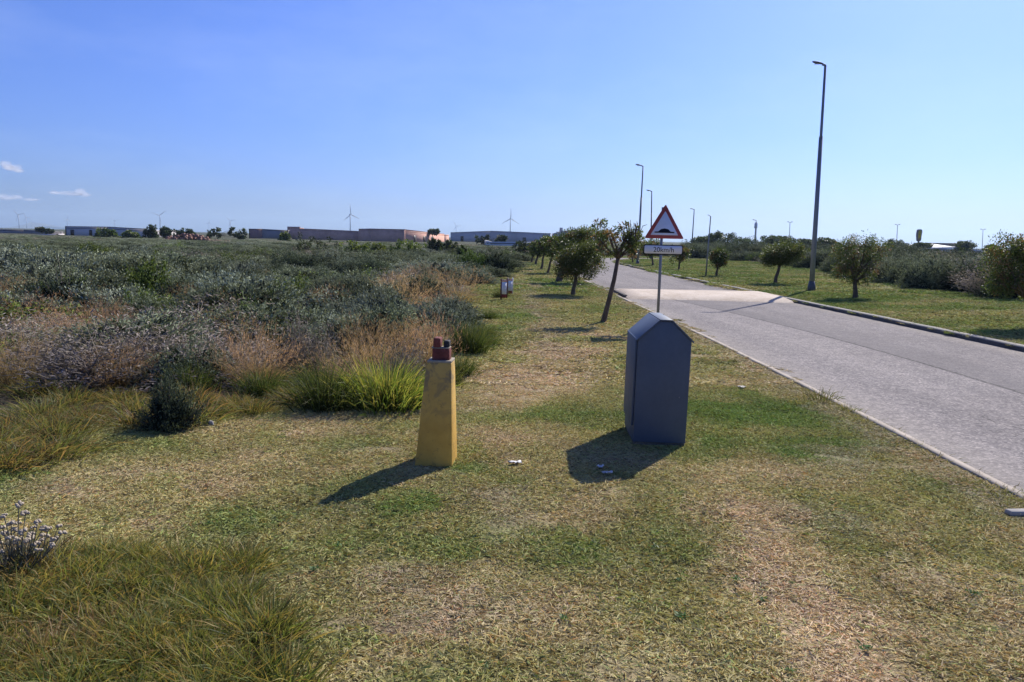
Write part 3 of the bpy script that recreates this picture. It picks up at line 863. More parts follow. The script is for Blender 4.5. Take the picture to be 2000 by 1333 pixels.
# beyond the road bend: the plain of scrub to the skyline
m = 2200
y = 84 + 76 * rng.random(m) ** 0.9; x = (rng.random(m) * 2 - 1) * 0.74 * y
ok = np.abs(road_t(x, y)) > 5
for a, b in zip(x[ok], y[ok]):
    cand.append((a, b, 'F', ('greygreen', 'greygreen', 'purple', 'silver', 'dark')[rng.integers(0, 5)], (1.6 + 1.2 * rng.random()) * (1 + b / 400)))

HCAP = lambda y: float(np.interp(y, [7, 9, 12, 20, 40, 80, 130, 150], [0.38, 0.5, 0.62, 0.82, 0.62, 0.42, 0.30, 0.28]))
HT = {'greygreen': 0.55, 'silver': 0.5, 'purple': 0.62, 'dark': 0.66, 'bright': 0.6, 'redgrass': 0.75, 'darktussock': 0.45}
WD = {'greygreen': 1.15, 'silver': 1.1, 'purple': 1.15, 'dark': 1.15, 'bright': 1.05, 'redgrass': 1.0, 'darktussock': 0.7}
size = np.array([c[4] / math.hypot(c[0], c[1]) * (1 if abs(px_of(c[0], c[1])[0] - 1000) < 1030 else 0.0) for c in cand])
order = np.argsort(-size)
GRP = {('greygreen', 'L'): 'grey-green bushy shrub crowded among others in the left scrub field',
       ('silver', 'L'): 'pale silvery green shrub crowded among others in the left scrub field',
       ('purple', 'L'): 'purplish grey twiggy shrub crowded among others in the left scrub field',
       ('dark', 'L'): 'dark green shrub scattered among the greyer shrubs of the left field',
       ('bright', 'L'): 'fresh green leafy shrub scattered among the grey shrubs of the left field',
       ('redgrass', 'L'): 'reddish dry grass clump scattered between shrubs of the left field',
       ('darktussock', 'L'): 'dark green grass tussock scattered between shrubs of the left field',
       ('greygreen', 'R'): 'grey-green shrub in the scrub beyond the right-hand verge',
       ('silver', 'R'): 'silvery shrub in the scrub beyond the right-hand verge',
       ('purple', 'R'): 'purplish grey twiggy shrub in the scrub beyond the right-hand verge',
       ('dark', 'R'): 'dark green shrub in the scrub beyond the right-hand verge',
       ('bright', 'R'): 'fresh green shrub in the scrub beyond the right-hand verge'}
NIND = 230
rest = []; SCRUB_THINGS = []
for rank, i in enumerate(order):
    x, y, side, kd, sc = cand[i]
    if rank < NIND and side in 'LR':
        grass = kd in ('redgrass', 'darktussock')
        lab = GRP[(kd, side)]
        SCRUB_THINGS.append((None, kd, side)); SCRUB_THINGS[-1] = (put(kd, x, y, WD[kd] * sc, min(HT[kd] * sc, HCAP(y) * random.uniform(0.5, 1.2)) if side == 'L' else min(1.1 * HT[kd] * sc, 0.95), lab, 'grass clump' if grass else 'shrub', 'the ' + lab.replace('shrub ', 'shrubs ').replace('clump ', 'clumps ').replace('tussock ', 'tussocks ').split(' crowded')[0] + (' in the left field' if side == 'L' else ''), 'grass_clump' if grass else 'shrub', parts=y < 9 and not grass), kd, side)
    else: rest.append(cand[i])


# ------------------------------------------------------------------ stuff: geometry-node scatters
def scatter(name, P, protos, pick, rot, scl, tone=None, label=None):
    """one object: instances of the prototype meshes on the given points"""
    col = bpy.data.collections.new(name + '_kinds')
    for k, me in enumerate(protos):
        col.objects.link(bpy.data.objects.new('%s_kind_%02d' % (name, k), me))
    me = bpy.data.meshes.new(name); me.vertices.add(len(P)); me.vertices.foreach_set('co', np.asarray(P, np.float32).ravel())
    a = me.attributes.new('pick', 'INT', 'POINT'); a.data.foreach_set('value', np.asarray(pick, np.int32))
    a = me.attributes.new('rot', 'FLOAT_VECTOR', 'POINT'); a.data.foreach_set('vector', np.asarray(rot, np.float32).ravel())
    a = me.attributes.new('scl', 'FLOAT_VECTOR', 'POINT'); a.data.foreach_set('vector', np.asarray(scl, np.float32).ravel())
    if tone is not None:
        a = me.attributes.new('tone', 'FLOAT_COLOR', 'POINT'); t4 = np.ones((len(P), 4), np.float32); t4[:, :3] = tone
        a.data.foreach_set('color', t4.ravel())
    me.update()
    o = link(name, me)
    ng = bpy.data.node_groups.new(name, 'GeometryNodeTree')
    ng.interface.new_socket('Geometry', in_out='INPUT', socket_type='NodeSocketGeometry')
    ng.interface.new_socket('Geometry', in_out='OUTPUT', socket_type='NodeSocketGeometry')
    gi = ng.nodes.new('NodeGroupInput'); go = ng.nodes.new('NodeGroupOutput')
    ci = ng.nodes.new('GeometryNodeCollectionInfo'); ci.inputs['Collection'].default_value = col
    ci.inputs['Separate Children'].default_value = True; ci.inputs['Reset Children'].default_value = True
    iop = ng.nodes.new('GeometryNodeInstanceOnPoints'); iop.inputs['Pick Instance'].default_value = True
    def na(n, t):
        x = ng.nodes.new('GeometryNodeInputNamedAttribute'); x.data_type = t; x.inputs['Name'].default_value = n
        return [s for s in x.outputs if s.enabled][0]
    e2r = ng.nodes.new('FunctionNodeEulerToRotation')
    L = ng.links.new
    L(gi.outputs[0], iop.inputs['Points']); L(ci.outputs[0], iop.inputs['Instance'])
    L(na('pick', 'INT'), iop.inputs['Instance Index'])
    L(na('rot', 'FLOAT_VECTOR'), e2r.inputs[0]); L(e2r.outputs[0], iop.inputs['Rotation'])
    L(na('scl', 'FLOAT_VECTOR'), iop.inputs['Scale']); L(iop.outputs[0], go.inputs[0])
    m = o.modifiers.new('scatter', 'NODES'); m.node_group = ng
    tag(o, label=label, kind='stuff')
    return o


pk = []; protos = []; idx = {}
for kd in ('greygreen', 'silver', 'purple', 'dark', 'bright', 'redgrass', 'darktussock'):
    idx[kd] = list(range(len(protos), len(protos) + len(K[kd]))); protos += [a[0] for a in K[kd]]
P = []; pick = []; rot = []; scl = []
xs = np.array([c[0] for c in rest]); ys = np.array([c[1] for c in rest]); zs = ground_z(xs, ys) * (ys < 160)
for j, (x, y, side, kd, sc) in enumerate(rest):
    i = idx[kd][rng.integers(0, len(idx[kd]))]; d = _dims(protos[i]) if protos[i].name not in K_DIM else K_DIM[protos[i].name]
    K_DIM[protos[i].name] = d
    s_ = WD[kd] * sc / d[0]; hz = (1.0 + 0.55 * rng.random()) / d[1] if side == 'B' else min(HT[kd] * sc * 0.8, (float(np.interp(y, [20, 40, 60, 110], [0.95, 0.80, 0.62, 0.48])) if side == 'R' else HCAP(y) * (0.55 + 0.75 * rng.random()))) * (1.1 if side == 'R' else 1) / d[1]
    P.append((x, y, zs[j] - 0.03)); pick.append(i); rot.append((0, 0, rng.random() * 6.28)); scl.append((s_, s_, hz))
scatter('scrub', P, protos, pick, rot, scl)

# ---- lawn turf
def turf_patch(seed, rad, n, ll, lw, flat):
    r = np.random.default_rng(seed); L = Leaves()
    rr = rad * np.sqrt(r.random(n)); a = r.random(n) * 6.283
    p = np.c_[rr * np.cos(a), rr * np.sin(a), -0.004 + 0.006 * r.random(n)]
    th = r.random(n) * 6.283; tilt = flat * (0.9 + 1.6 * r.random(n))
    d = np.c_[np.cos(th) * tilt, np.sin(th) * tilt, 0.08 + 0.6 * r.random(n) ** 1.5]
    k = r.random(n)
    c = np.ones((n, 3)) * (0.75 + 2.2 * r.random((n, 1)) ** 1.6)
    c[k < 0.30] *= [1.35, 1.15, 0.85]          # straw
    c[(k > 0.30) & (k < 0.42)] *= [1.1, 0.75, 0.55]      # rusty
    c[(k > 0.42) & (k < 0.62)] *= [0.7, 0.95, 0.62]      # green
    c[(k > 0.62) & (k < 0.82)] *= 0.38
    c[k > 0.93] *= [1.9, 1.85, 1.75]
    L.blade(p, d, ll * (0.5 + r.random(n)), lw * (0.7 + 0.7 * r.random(n)), 0.45 * r.random(n), c * 0.72, c, r, 2)
    return L.mesh('turf', M_TURF)


def lawn_mask(x, y):
    t = road_t(x, y)
    off = (t < -HALF - 0.10 - 0.16 * (vnoise(x * 3, y * 3, 5) - 0.45)) | (t > HALF + 0.2)
    sl = scrub_left(x, y); sr = scrub_right(x, y)
    return off & (sl < 0.5) & (sr < 0.6) & (y < 82)


def turf(name, y0, y1, n, protos, base_scale, power, zs=1.0):
    out = []
    while sum(map(len, out)) < n:
        m = n * 2
        y = y0 + (y1 - y0) * rng.random(m) ** power
        x = (rng.random(m) * 2 - 1) * (0.70 * y + 0.7)
        k = lawn_mask(x, y); out.append(np.c_[x[k], y[k]])
    P = np.concatenate(out)[:n]; x, y = P.T
    c, h, e = lawn(x, y)
    dens = rng.random(n) < (1 - 0.62 * e)
    x, y, c, h = x[dens], y[dens], c[dens], h[dens]; n = len(x)
    z = ground_z(x, y)
    s_ = base_scale * (0.8 + 0.4 * rng.random(n))
    scatter(name, np.c_[x, y, z], protos, rng.integers(0, len(protos), n), np.c_[(rng.random(n) - 0.5) * 0.1, (rng.random(n) - 0.5) * 0.1, rng.random(n) * 6.28],
            np.c_[s_, s_, s_ * h * zs], c)


near = [turf_patch(100 + k, 0.14, 330, 0.027, 0.0058, 0.7) for k in range(6)]
midp = [turf_patch(110 + k, 0.27, 330, 0.050, 0.013, 0.85) for k in range(5)]
farp = [turf_patch(120 + k, 0.6, 420, 0.075, 0.022, 0.9) for k in range(4)]
turf('lawn_grass', 2.2, 9.5, 5200, near, 1.0, 0.75)
turf('lawn_grass', 8.5, 26, 4600, midp, 1.0, 0.8)
turf('lawn_grass', 23, 80, 4200, farp, 1.0, 0.8)

# ---- long grass in the near left corner
lg = []
G1 = [(0.26, 0.255, 0.065), (0.16, 0.19, 0.05), (0.36, 0.29, 0.09), (0.11, 0.145, 0.035), (0.40, 0.26, 0.09)]
G2 = [(0.36, 0.21, 0.10), (0.28, 0.17, 0.08), (0.40, 0.31, 0.15), (0.2, 0.2, 0.06)]
lg = [tussock_mesh(201 + k, 0.14, 0.16, 120, (0.04, 0.055, 0.018), (0.11, 0.13, 0.035), G2 if k % 2 else G1, 0.0056, 0.38) for k in range(4)]
n = 520
x = -0.55 - 1.9 * rng.random(n); y = 2.3 + 1.7 * rng.random(n)
keep = (y < 3.75 - 0.55 * sstep(-1.4, -0.5, x) * 1.2 - 0.0 * x + (fbm(x * 3, y * 3, 77) - 0.5) * 0.5) & (x < -0.66 - (y - 2.5) * 0.58 + (fbm(x * 2, y * 2, 78) - 0.5) * 0.6)
keep &= rng.random(n) < 0.72
x, y = x[keep], y[keep]; n = len(x)
bias = vnoise(x * 1.8, y * 1.8, 79) > 0.22
pick = np.where(bias, rng.integers(0, 2, n) * 2, rng.integers(0, 2, n) * 2 + 1)
s_ = 0.7 + 0.5 * rng.random(n)
scatter('long_grass', np.c_[x, y, ground_z(x, y)], lg, pick, np.c_[np.zeros((n, 2)), rng.random(n) * 6.28], np.c_[s_, s_, s_ * (0.6 + 0.5 * rng.random(n))])

# ---- small green weeds on the lawn
def weed_mesh(seed):
    r = np.random.default_rng(seed); L = Leaves(); n = 22
    a = np.arange(n) * 2.4 + r.random(n); d = np.c_[np.cos(a), np.sin(a), 0.25 + 0.7 * r.random(n)]
    L.leaf(r.normal(size=(n, 3)) * [0.03, 0.03, 0] + [0, 0, 0.008], d, 0.06 * (0.4 + 0.9 * r.random(n)), 0.022, np.array((0.075, 0.14, 0.045)) * (0.7 + 0.7 * r.random((n, 1))), r)
    return L.mesh('leaves', M_GRASS)


wm = [weed_mesh(s) for s in (301, 302, 303)]
for u, v in ((430, 1132), (662, 1066), (615, 1115), (410, 1022), (1280, 1070), (1325, 1130), (1440, 1128), (1490, 1170), (1545, 1140), (1900, 1165), (1690, 1275), (1540, 1320), (1100, 1215), (1160, 1060), (760, 1075), (405, 832), (1330, 1210), (950, 1315)):
    p = gp(u, v); o = bpy.data.objects.new('weed', wm[random.randrange(3)]); C.objects.link(o)
    o.location = (p[0], p[1], gz(p[0], p[1]) + 0.012); o.rotation_euler = (0, 0, random.random() * 6); s = random.uniform(0.28, 0.55); o.scale = (s, s * random.uniform(0.6, 1), s * 0.6)
    tag(o, 'small fresh green broadleaf weed in the dry lawn', 'weed', 'green weeds dotted over the lawn')

# tufts that lap over the road edge
et = tussock_mesh(310, 0.2, 0.10, 150, (0.06, 0.08, 0.025), (0.11, 0.12, 0.04), [(0.15, 0.15, 0.05), (0.25, 0.2, 0.09), (0.10, 0.13, 0.035)], 0.005, 0.8)
K['edge'] = [(et, None)]
for u, v, w, h, lab in ((1600, 782, 90, 30, 'largest dark green tuft lapping over the pale road edging'), (1560, 790, 50, 18, 'small tuft just left of the largest edging tuft'),
                        (1803, 876, 40, 32, 'upright dark tuft on the road edging halfway to the right border'), (1660, 805, 60, 18, 'low flat tuft on the road edging past the largest tuft'),
                        (1890, 945, 60, 18, 'low tuft on the road edging nearest the right border')):
    put_px('edge', u, v, w, h, lab, 'grass tuft', name='grass_tuft', parts=False)

# grass that creeps over the road edging
n = 420
k_ = rng.integers(0, len(CL), n * 3); k_ = k_[(CLS[k_] > 32) & (CLS[k_] < 85)][:n]; n = len(k_)
cl_ = vnoise(CLS[k_] * 1.1, CLS[k_] * 0 + 2.2, 91); k_ = k_[cl_ > 0.42]; n = len(k_)
jit = (rng.random(n) - 0.5) * 0.5
x = CL[k_, 0] - CLN[k_, 0] * (HALF + 0.07 + 0.12 * rng.random(n)) + jit * -CLN[k_, 1]; y = CL[k_, 1] - CLN[k_, 1] * (HALF + 0.07) + jit * CLN[k_, 0]
ee = tussock_mesh(311, 0.16, 0.075, 90, (0.10, 0.10, 0.05), (0.16, 0.16, 0.06), [(0.22, 0.2, 0.08), (0.34, 0.27, 0.14), (0.14, 0.17, 0.05)], 0.006, 0.8)
s_ = 0.5 + 0.7 * rng.random(n)
bx = []                                             # blades left standing at the foot of the kiosk and the post, out of the mower's reach
for cx_, cy_, w_, d_ in ((1.18, 6.21, 0.45, 0.62), (-0.53, 5.39, 0.31, 0.31)):
    for k in range(46):
        a_ = rng.random() * 2 * math.pi; ux, uy = math.cos(a_), math.sin(a_); m_ = max(abs(ux), abs(uy))
        bx.append((cx_ + ux / m_ * (w_ / 2 + 0.02 + 0.05 * rng.random()), cy_ + uy / m_ * (d_ / 2 + 0.02 + 0.05 * rng.random())))
bx = np.array(bx); x = np.r_[x, bx[:, 0]]; y = np.r_[y, bx[:, 1]]; s_ = np.r_[s_, 0.25 + 0.35 * rng.random(len(bx))]; n = len(x)
scatter('edge_grass', np.c_[x, y, np.zeros(n)], [ee], np.zeros(n), np.c_[np.zeros((n, 2)), rng.random(n) * 6.28], np.c_[s_, s_, s_])
#PART2
# ------------------------------------------------------------------ utility kiosk
M_KIOSK = simple('kiosk_paint', (0.070, 0.092, 0.128), 0.55, 0.0, 0.4, var=0.16, scale=4, bump=0.12)
kx, ky = 1.18, 5.92
kz = gz(kx, ky)
kiosk = empty('utility_kiosk', (kx, ky, kz), 'dark blue-grey metal utility kiosk with gabled top on the lawn', 'kiosk', rz=math.radians(-1.5))
kiosk.rotation_euler = (0, math.radians(0.7), math.radians(-1.5))
W, D, EV, AP = 0.412, 0.58, 0.845, 1.005
mb = MB()
mb.prism([(-W / 2, 0, 0.03), (W / 2, 0, 0.03), (W / 2, 0, EV), (0.045, 0, AP - 0.012), (-0.045, 0, AP - 0.012), (-W / 2, 0, EV)], (0, 0, 0), (0, D, 0))
mb.build('body', M_KIOSK, kiosk, bevel=0.004)
for sg in (-1, 1):
    mb = MB(); n = np.array([sg * 0.17, 0, 0.16]); n /= np.linalg.norm(n)
    a = np.array([sg * 0.045, -0.008, AP - 0.010]); b = np.array([sg * (W / 2 + 0.012), -0.008, EV - 0.012])
    mb.prism([a, b, b + n * 0.012, a + n * 0.012], (0, 0, 0), (0, D + 0.016, 0))
    mb.build('roof_panel', M_KIOSK, kiosk, bevel=0.002)
mb = MB(); mb.box((0, D / 2, AP - 0.003), (0.10, D + 0.016, 0.012)); mb.build('ridge_cap', M_KIOSK, kiosk, bevel=0.003)
mb = MB(); mb.box((-W / 2 - 0.009, D / 2 + 0.015, 0.50), (0.018, D - 0.05, 0.70)); door = mb.build('door', M_KIOSK, kiosk, bevel=0.006)
mb = MB(); mb.box((0.004, D / 2 + 0.004, -0.005), (W - 0.004, D - 0.012, 0.065), taper=0.99); mb.build('plinth', simple('soiled_concrete', (0.13, 0.115, 0.09), 0.95, var=0.5, scale=8), kiosk, bevel=0.008)
mb = MB(); mb.tube([(0.135, 0.003, 0.40), (0.135, -0.006, 0.40)], 0.006, 8); mb.build('lock_bolt', M_STEEL, kiosk)

# ------------------------------------------------------------------ yellow post with red brick stub
def post_mat():
    m, nt = new_mat('weathered_yellow_paint')
    tc = nt.nodes.new('ShaderNodeTexCoord').outputs['Object']
    n1 = noise(nt, 5, 5, 0.65, tc); n2 = noise(nt, 26, 4, 0.7, tc); n3 = noise(nt, 9, 3, 0.6, tc, 0.6)
    c = ramp(nt, n1, [(0.3, (0.49, 0.285, 0.055)), (0.7, (0.63, 0.39, 0.085))])
    scuff = N(nt, 'ShaderNodeMapRange'); scuff.inputs[1].default_value = 0.50; scuff.inputs[2].default_value = 0.60
    nt.links.new(n3, scuff.inputs[0])
    sp = nt.nodes.new('ShaderNodeSeparateXYZ'); nt.links.new(tc, sp.inputs[0])
    top = N(nt, 'ShaderNodeMapRange'); top.inputs[1].default_value = 0.22; top.inputs[2].default_value = 0.66; nt.links.new(sp.outputs[2], top.inputs[0])
    c = mixc(nt, mathn(nt, 'MULTIPLY', mathn(nt, 'MULTIPLY', scuff.outputs[0], top.outputs[0]), 0.75), c, (0.13, 0.10, 0.07))
    c = mixc(nt, mathn(nt, 'MULTIPLY', top.outputs[0], 0.3), c, (0.36, 0.28, 0.13))
    spk = N(nt, 'ShaderNodeMapRange'); spk.inputs[1].default_value = 0.60; spk.inputs[2].default_value = 0.68; nt.links.new(n2, spk.inputs[0])
    c = mixc(nt, mathn(nt, 'MULTIPLY', spk.outputs[0], 0.45), c, (0.16, 0.10, 0.05))
    p = principled(nt, c, 0.75, 0, 0.25, n2, 0.35, 0.006); finish(nt, p.outputs[0]); return m


px_, py_ = -0.53, 5.39
post = empty('marker_post', (px_, py_, gz(px_, py_)), 'tapered yellow concrete post topped with dark red bricks', 'post', rz=math.radians(-4))
mb = MB(); hb, ht, hz_ = 0.135, 0.088, 0.735
sh = 0.028
mb.add([(-hb, -hb, -0.04), (hb, -hb, -0.04), (hb, hb, -0.04), (-hb, hb, -0.04), (-ht + sh, -ht, hz_), (ht + sh, -ht, hz_), (ht + sh, ht, hz_), (-ht + sh, ht, hz_)],
       [[[0, 3, 2, 1], [4, 5, 6, 7], [0, 1, 5, 4], [1, 2, 6, 5], [2, 3, 7, 6], [3, 0, 4, 7]]])
mb.build('body', post_mat(), post, bevel=0.008)
M_RB = simple('dark_red_brick', (0.15, 0.042, 0.034), 0.85, var=0.5, scale=14, bump=0.5)
mb = MB(); mb.box((sh + 0.002, 0, hz_ + 0.006), (ht * 2 - 0.004, ht * 2 - 0.004, 0.016)); mb.build('mortar_rim', simple('old_mortar', (0.30, 0.26, 0.20), 0.9, scale=12), post, bevel=0.004)
for (x, y, z, a, b, c) in ((0.034, 0.0, 0.785, 0.124, 0.11, 0.095), (0.005, 0.0, 0.868, 0.052, 0.10, 0.07), (0.070, 0.012, 0.858, 0.040, 0.08, 0.05)):
    mb = MB(); mb.box((x, y, z), (a, b, c), 0, taper=0.97); o = mb.build('brick', M_RB, post, bevel=0.009)
    if c == 0.05: o.data = mb.mesh('brick', simple('black_brick', (0.03, 0.03, 0.035), 0.8, var=0.3)); o['label'] = 'smaller blackened brick'
mb = MB(); mb.box((0.030, 0, 0.833), (0.126, 0.10, 0.005)); mb.build('mortar_joint', bpy.data.materials['old_mortar'], post)

# ------------------------------------------------------------------ warning sign
SY = 14.0
b0 = at(1287, 600, SY); top0 = at(1297, 405, SY)
sx = float(b0[0] - 0.01); zb = gz(sx, SY)
tilt = math.atan2(top0[0] - b0[0], top0[2] - b0[2])
sign = empty('warning_sign', (sx, SY, zb), 'triangular speed hump warning sign with 20km/h plate on a grey pole', 'road sign')
sign.rotation_euler = (0, tilt * 0.6, 0)
def loc(u, v):
    p = at(u, v, SY); th = tilt * 0.6; dx, dz = p[0] - sx, p[2] - zb
    return np.array([dx * math.cos(th) - dz * math.sin(th), 0, dx * math.sin(th) + dz * math.cos(th)])
mb = MB(); zt = loc(1300, 402)[2]
mb.tube([(0.0, 0.02, -0.1), (0.0, 0.02, zt - 0.03)], 0.026, 12); mb.build('pole', M_STEEL, sign, smooth=False)
a, l, r_ = loc(1300.4, 399), loc(1258, 466.3), loc(1335.6, 466.7)
mid_x = (l[0] + r_[0]) / 2; hw = (r_[0] - l[0]) / 2; zl = (l[2] + r_[2]) / 2; zt = a[2]
def tri(s, y):
    cx, cz = mid_x, zl + (zt - zl) / 3
    return [(cx + (p[0] - cx) * s, y, cz + (p[1] - cz) * s) for p in ((mid_x - hw, zl), (mid_x + hw, zl), (mid_x, zt))]
def roundtri(s, y, rad=0.035):
    p = np.array(tri(s, y)); out = []
    for i in range(3):
        q0 = unit(p[i - 1] - p[i]); q1 = unit(p[(i + 1) % 3] - p[i])
        for t in np.linspace(0, 1, 5):
            A = p[i] + q0 * rad * (1 - t); B = p[i] + q1 * rad * t; out.append(A * (1 - t) + B * t)
    return out
mb = MB(); mb.prism(roundtri(1.0, -0.012), (0, 0, 0), (0, 0.006, 0)); plate = mb.build('triangle_plate', M_RED, sign)
mb = MB(); mb.prism(roundtri(0.70, -0.0155, 0.02), (0, 0, 0), (0, 0.003, 0)); mb.build('white_field', M_WHITE, plate)
mb = MB(); bz = zl + (zt - zl) * 0.165; ws = hw * 0.50
hp = [(-1, 0), (1, 0), (1, 0.13), (0.62, 0.16), (0.36, 0.42), (0.0, 0.5), (-0.36, 0.42), (-0.62, 0.16), (-1, 0.13)]
mb.prism([(mid_x + x * ws, -0.0185, bz + z * ws * 0.9) for x, z in hp], (0, 0, 0), (0, 0.0025, 0)); mb.build('hump_symbol', M_BLACK, plate)
pl, pr = loc(1256, 497), loc(1334, 479.3)
cx, cz = (pl[0] + pr[0]) / 2, (pl[2] + pr[2]) / 2; pw, ph = (pr[0] - pl[0]), pr[2] - pl[2]
def rrect(w, h, y, r=0.03):
    out = []
    for sx_, sz_, a0 in ((1, 1, 0), (-1, 1, 90), (-1, -1, 180), (1, -1, 270)):
        for k in range(5):
            a_ = math.radians(a0 + k * 22.5); out.append((cx + sx_ * (w / 2 - r) + r * math.cos(a_), y, cz + sz_ * (h / 2 - r) + r * math.sin(a_)))
    return out
mb = MB(); mb.prism(rrect(pw, ph, -0.012), (0, 0, 0), (0, 0.006, 0)); pp = mb.build('speed_plate', M_BLACK, sign)
mb = MB(); mb.prism(rrect(pw - 0.036, ph - 0.036, -0.0155, 0.022), (0, 0, 0), (0, 0.003, 0)); mb.build('white_field', M_WHITE, pp)
tcv = bpy.data.curves.new('lettering', 'FONT'); tcv.body = '20km/h'; tcv.size = ph * 0.70; tcv.extrude = 0.001; tcv.align_x = 'CENTER'; tcv.align_y = 'CENTER'
tcv.materials.append(M_BLACK)
tmp = bpy.data.objects.new('lettering_curve', tcv); C.objects.link(tmp)
lm = bpy.data.meshes.new_from_object(tmp.evaluated_get(bpy.context.evaluated_depsgraph_get())); C.objects.unlink(tmp); bpy.data.objects.remove(tmp)
to = bpy.data.objects.new('lettering', lm); C.objects.link(to); to.parent = pp; to.location = (cx + 0.01, -0.017, cz - 0.004); to.rotation_euler = (math.pi / 2, 0, 0)
for z in (zl + 0.12, zl + 0.35, cz):
    mb = MB(); mb.box((0, 0.01, z), (0.075, 0.035, 0.03)); mb.build('clamp', M_STEEL, sign)

# ------------------------------------------------------------------ pair of agents' boards at the lawn edge
for (u, v, wpx, hpx, lab, Y) in ((984.5, 588, 10, 42, 'white upright board with red foot, left and taller of the pair', 20.0), (996.5, 578, 8, 34, 'narrow white upright board, right and shorter of the pair', 21.6)):
    p = at(u, v, Y); s = Y / F; z0 = gz(p[0], Y)
    bd = empty('notice_board', (p[0], Y, z0), lab, 'board', 'pair of white boards at the lawn edge', rz=0.25)
    w, h = wpx * s, hpx * s
    big = wpx == 10
    mb = MB(); mb.box((-w * 0.62, 0, h * 0.5 - 0.03), (0.035, 0.035, h * 1.0 + 0.06)); mb.build('post', simple('dark_red_post', (0.10, 0.03, 0.03), 0.8) if big else M_CONC, bd)
    mb = MB(); mb.box((w * 0.55, 0, h * 0.56), (0.025, 0.03, h * 0.92)); mb.build('post', M_WHITE if not big else bpy.data.materials['dark_red_post'], bd)
    mb = MB(); mb.box((-0.01, -0.028, h * 0.56), (w * 0.95, 0.012, h * 0.56)); mb.build('panel', M_WHITE, bd)
    mb = MB(); mb.box((-0.01, -0.028, h * 0.90), (w * 0.95, 0.012, h * 0.10)); mb.build('top_strip', simple('pale_red', (0.55, 0.30, 0.26), 0.6), bd)
    mb = MB(); mb.box((-0.01, -0.028, h * 0.19), (w * 0.9, 0.012, h * 0.16)); mb.build('foot_strip', simple('board_red', (0.20, 0.03, 0.025), 0.7), bd)
    mb = MB()
    for k in range(7): mb.box((-0.01 + 0.01 * (k % 3 - 1), -0.0355, h * (0.37 + 0.055 * k)), (w * (0.35 + 0.12 * (k * 7 % 3)), 0.002, h * 0.014))
    mb.build('print_lines', simple('print_grey', (0.25, 0.25, 0.3), 0.7), bd)

# ------------------------------------------------------------------ street lamps
def lamp(u_base, v_base, u_top, v_top, label, head_px, r0=0.085, r1=0.04, two_stage=True, name='street_lamp', Y=None, head='arm'):
    b = gp(u_base, v_base) if Y is None else at(u_base, v_base, Y)
    Yd = b[1]; t = at(u_top, v_top, Yd); z0 = gz(b[0], b[1]) if Yd < 110 else 0
    H = t[2] - z0; lean = t[0] - b[0]
    root = empty(name, (b[0], b[1], z0), label, 'street lamp', 'street lamps along the road')
    f = np.array([lean, 0, H])
    mb = MB()
    if two_stage:
        mb.tube([f * 0 - [0, 0, 0.1], f * 0.30, f * 0.69], [r0, r0 * 0.85, r0 * 0.72], 12); mb.tube([f * 0.688, f * 0.7, f], [r0 * 0.72, r1 * 1.15, r1], 12)
    else: mb.tube([f * 0 - [0, 0, 0.1], f * 0.5, f], [r0, (r0 + r1) / 2, r1], 10)
    mb.build('pole', M_STEEL, root, smooth=True)
    if two_stage:
        mb = MB(); mb.tube([(0, 0, -0.05), f * 0.02, f * 0.045], [r0 * 1.5, r0 * 1.45, r0 * 1.05], 12); mb.build('base_sleeve', M_DARKSTEEL, root)
    L = head_px * Yd / F
    if head == 'arm':
        mb = MB(); mb.tube([f, f + [-0.02 * L, 0, 0.03], f + [-0.25 * L, 0, 0.06]], r1, 8); mb.build('arm', M_STEEL, root)
        mb = MB(); w = L * 0.26
        c = f + np.array([-0.62 * L, 0, 0.085 + 0.05 * L])
        n = 8; prof = [(0.40, 0.5, 0.35), (0.30, 0.85, 0.75), (0.0, 1.0, 1.0), (-0.30, 0.9, 0.7), (-0.42, 0.55, 0.3)]
        rings = []
        for (px, wy, hz) in prof:
            a = np.arange(n) / n * 2 * math.pi
            rings.append(np.c_[np.full(n, px * L) , np.cos(a) * w * wy * 0.6, np.sin(a) * w * hz * 0.42 - px * L * 0.16] + c)
        k = np.arange(n); k2 = (k + 1) % n
        mb.add(np.concatenate(rings), [np.concatenate([np.c_[i * n + k, i * n + k2, (i + 1) * n + k2, (i + 1) * n + k] for i in range(4)]), k[::-1], 4 * n + k])
        hd = mb.build('lamp_head', M_DARKSTEEL, root, smooth=True)
        mb = MB(); mb.box(tuple(c + [-0.05 * L, 0, -w * 0.40]), (L * 0.4, w * 0.7, w * 0.12)); mb.build('lens', M_WHITE, hd)
    else:
        for sg in (-1, 1):
            mb = MB(); mb.tube([f, f + [sg * L * 0.5, 0, 0.15]], r1 * 0.8, 6); mb.build('arm', M_STEEL, root)
            mb = MB(); mb.box(tuple(f + [sg * L * 0.42, 0, 0.16]), (L * 0.3, L * 0.18, L * 0.1)); mb.build('lamp_head', M_DARKSTEEL, root)
    return root


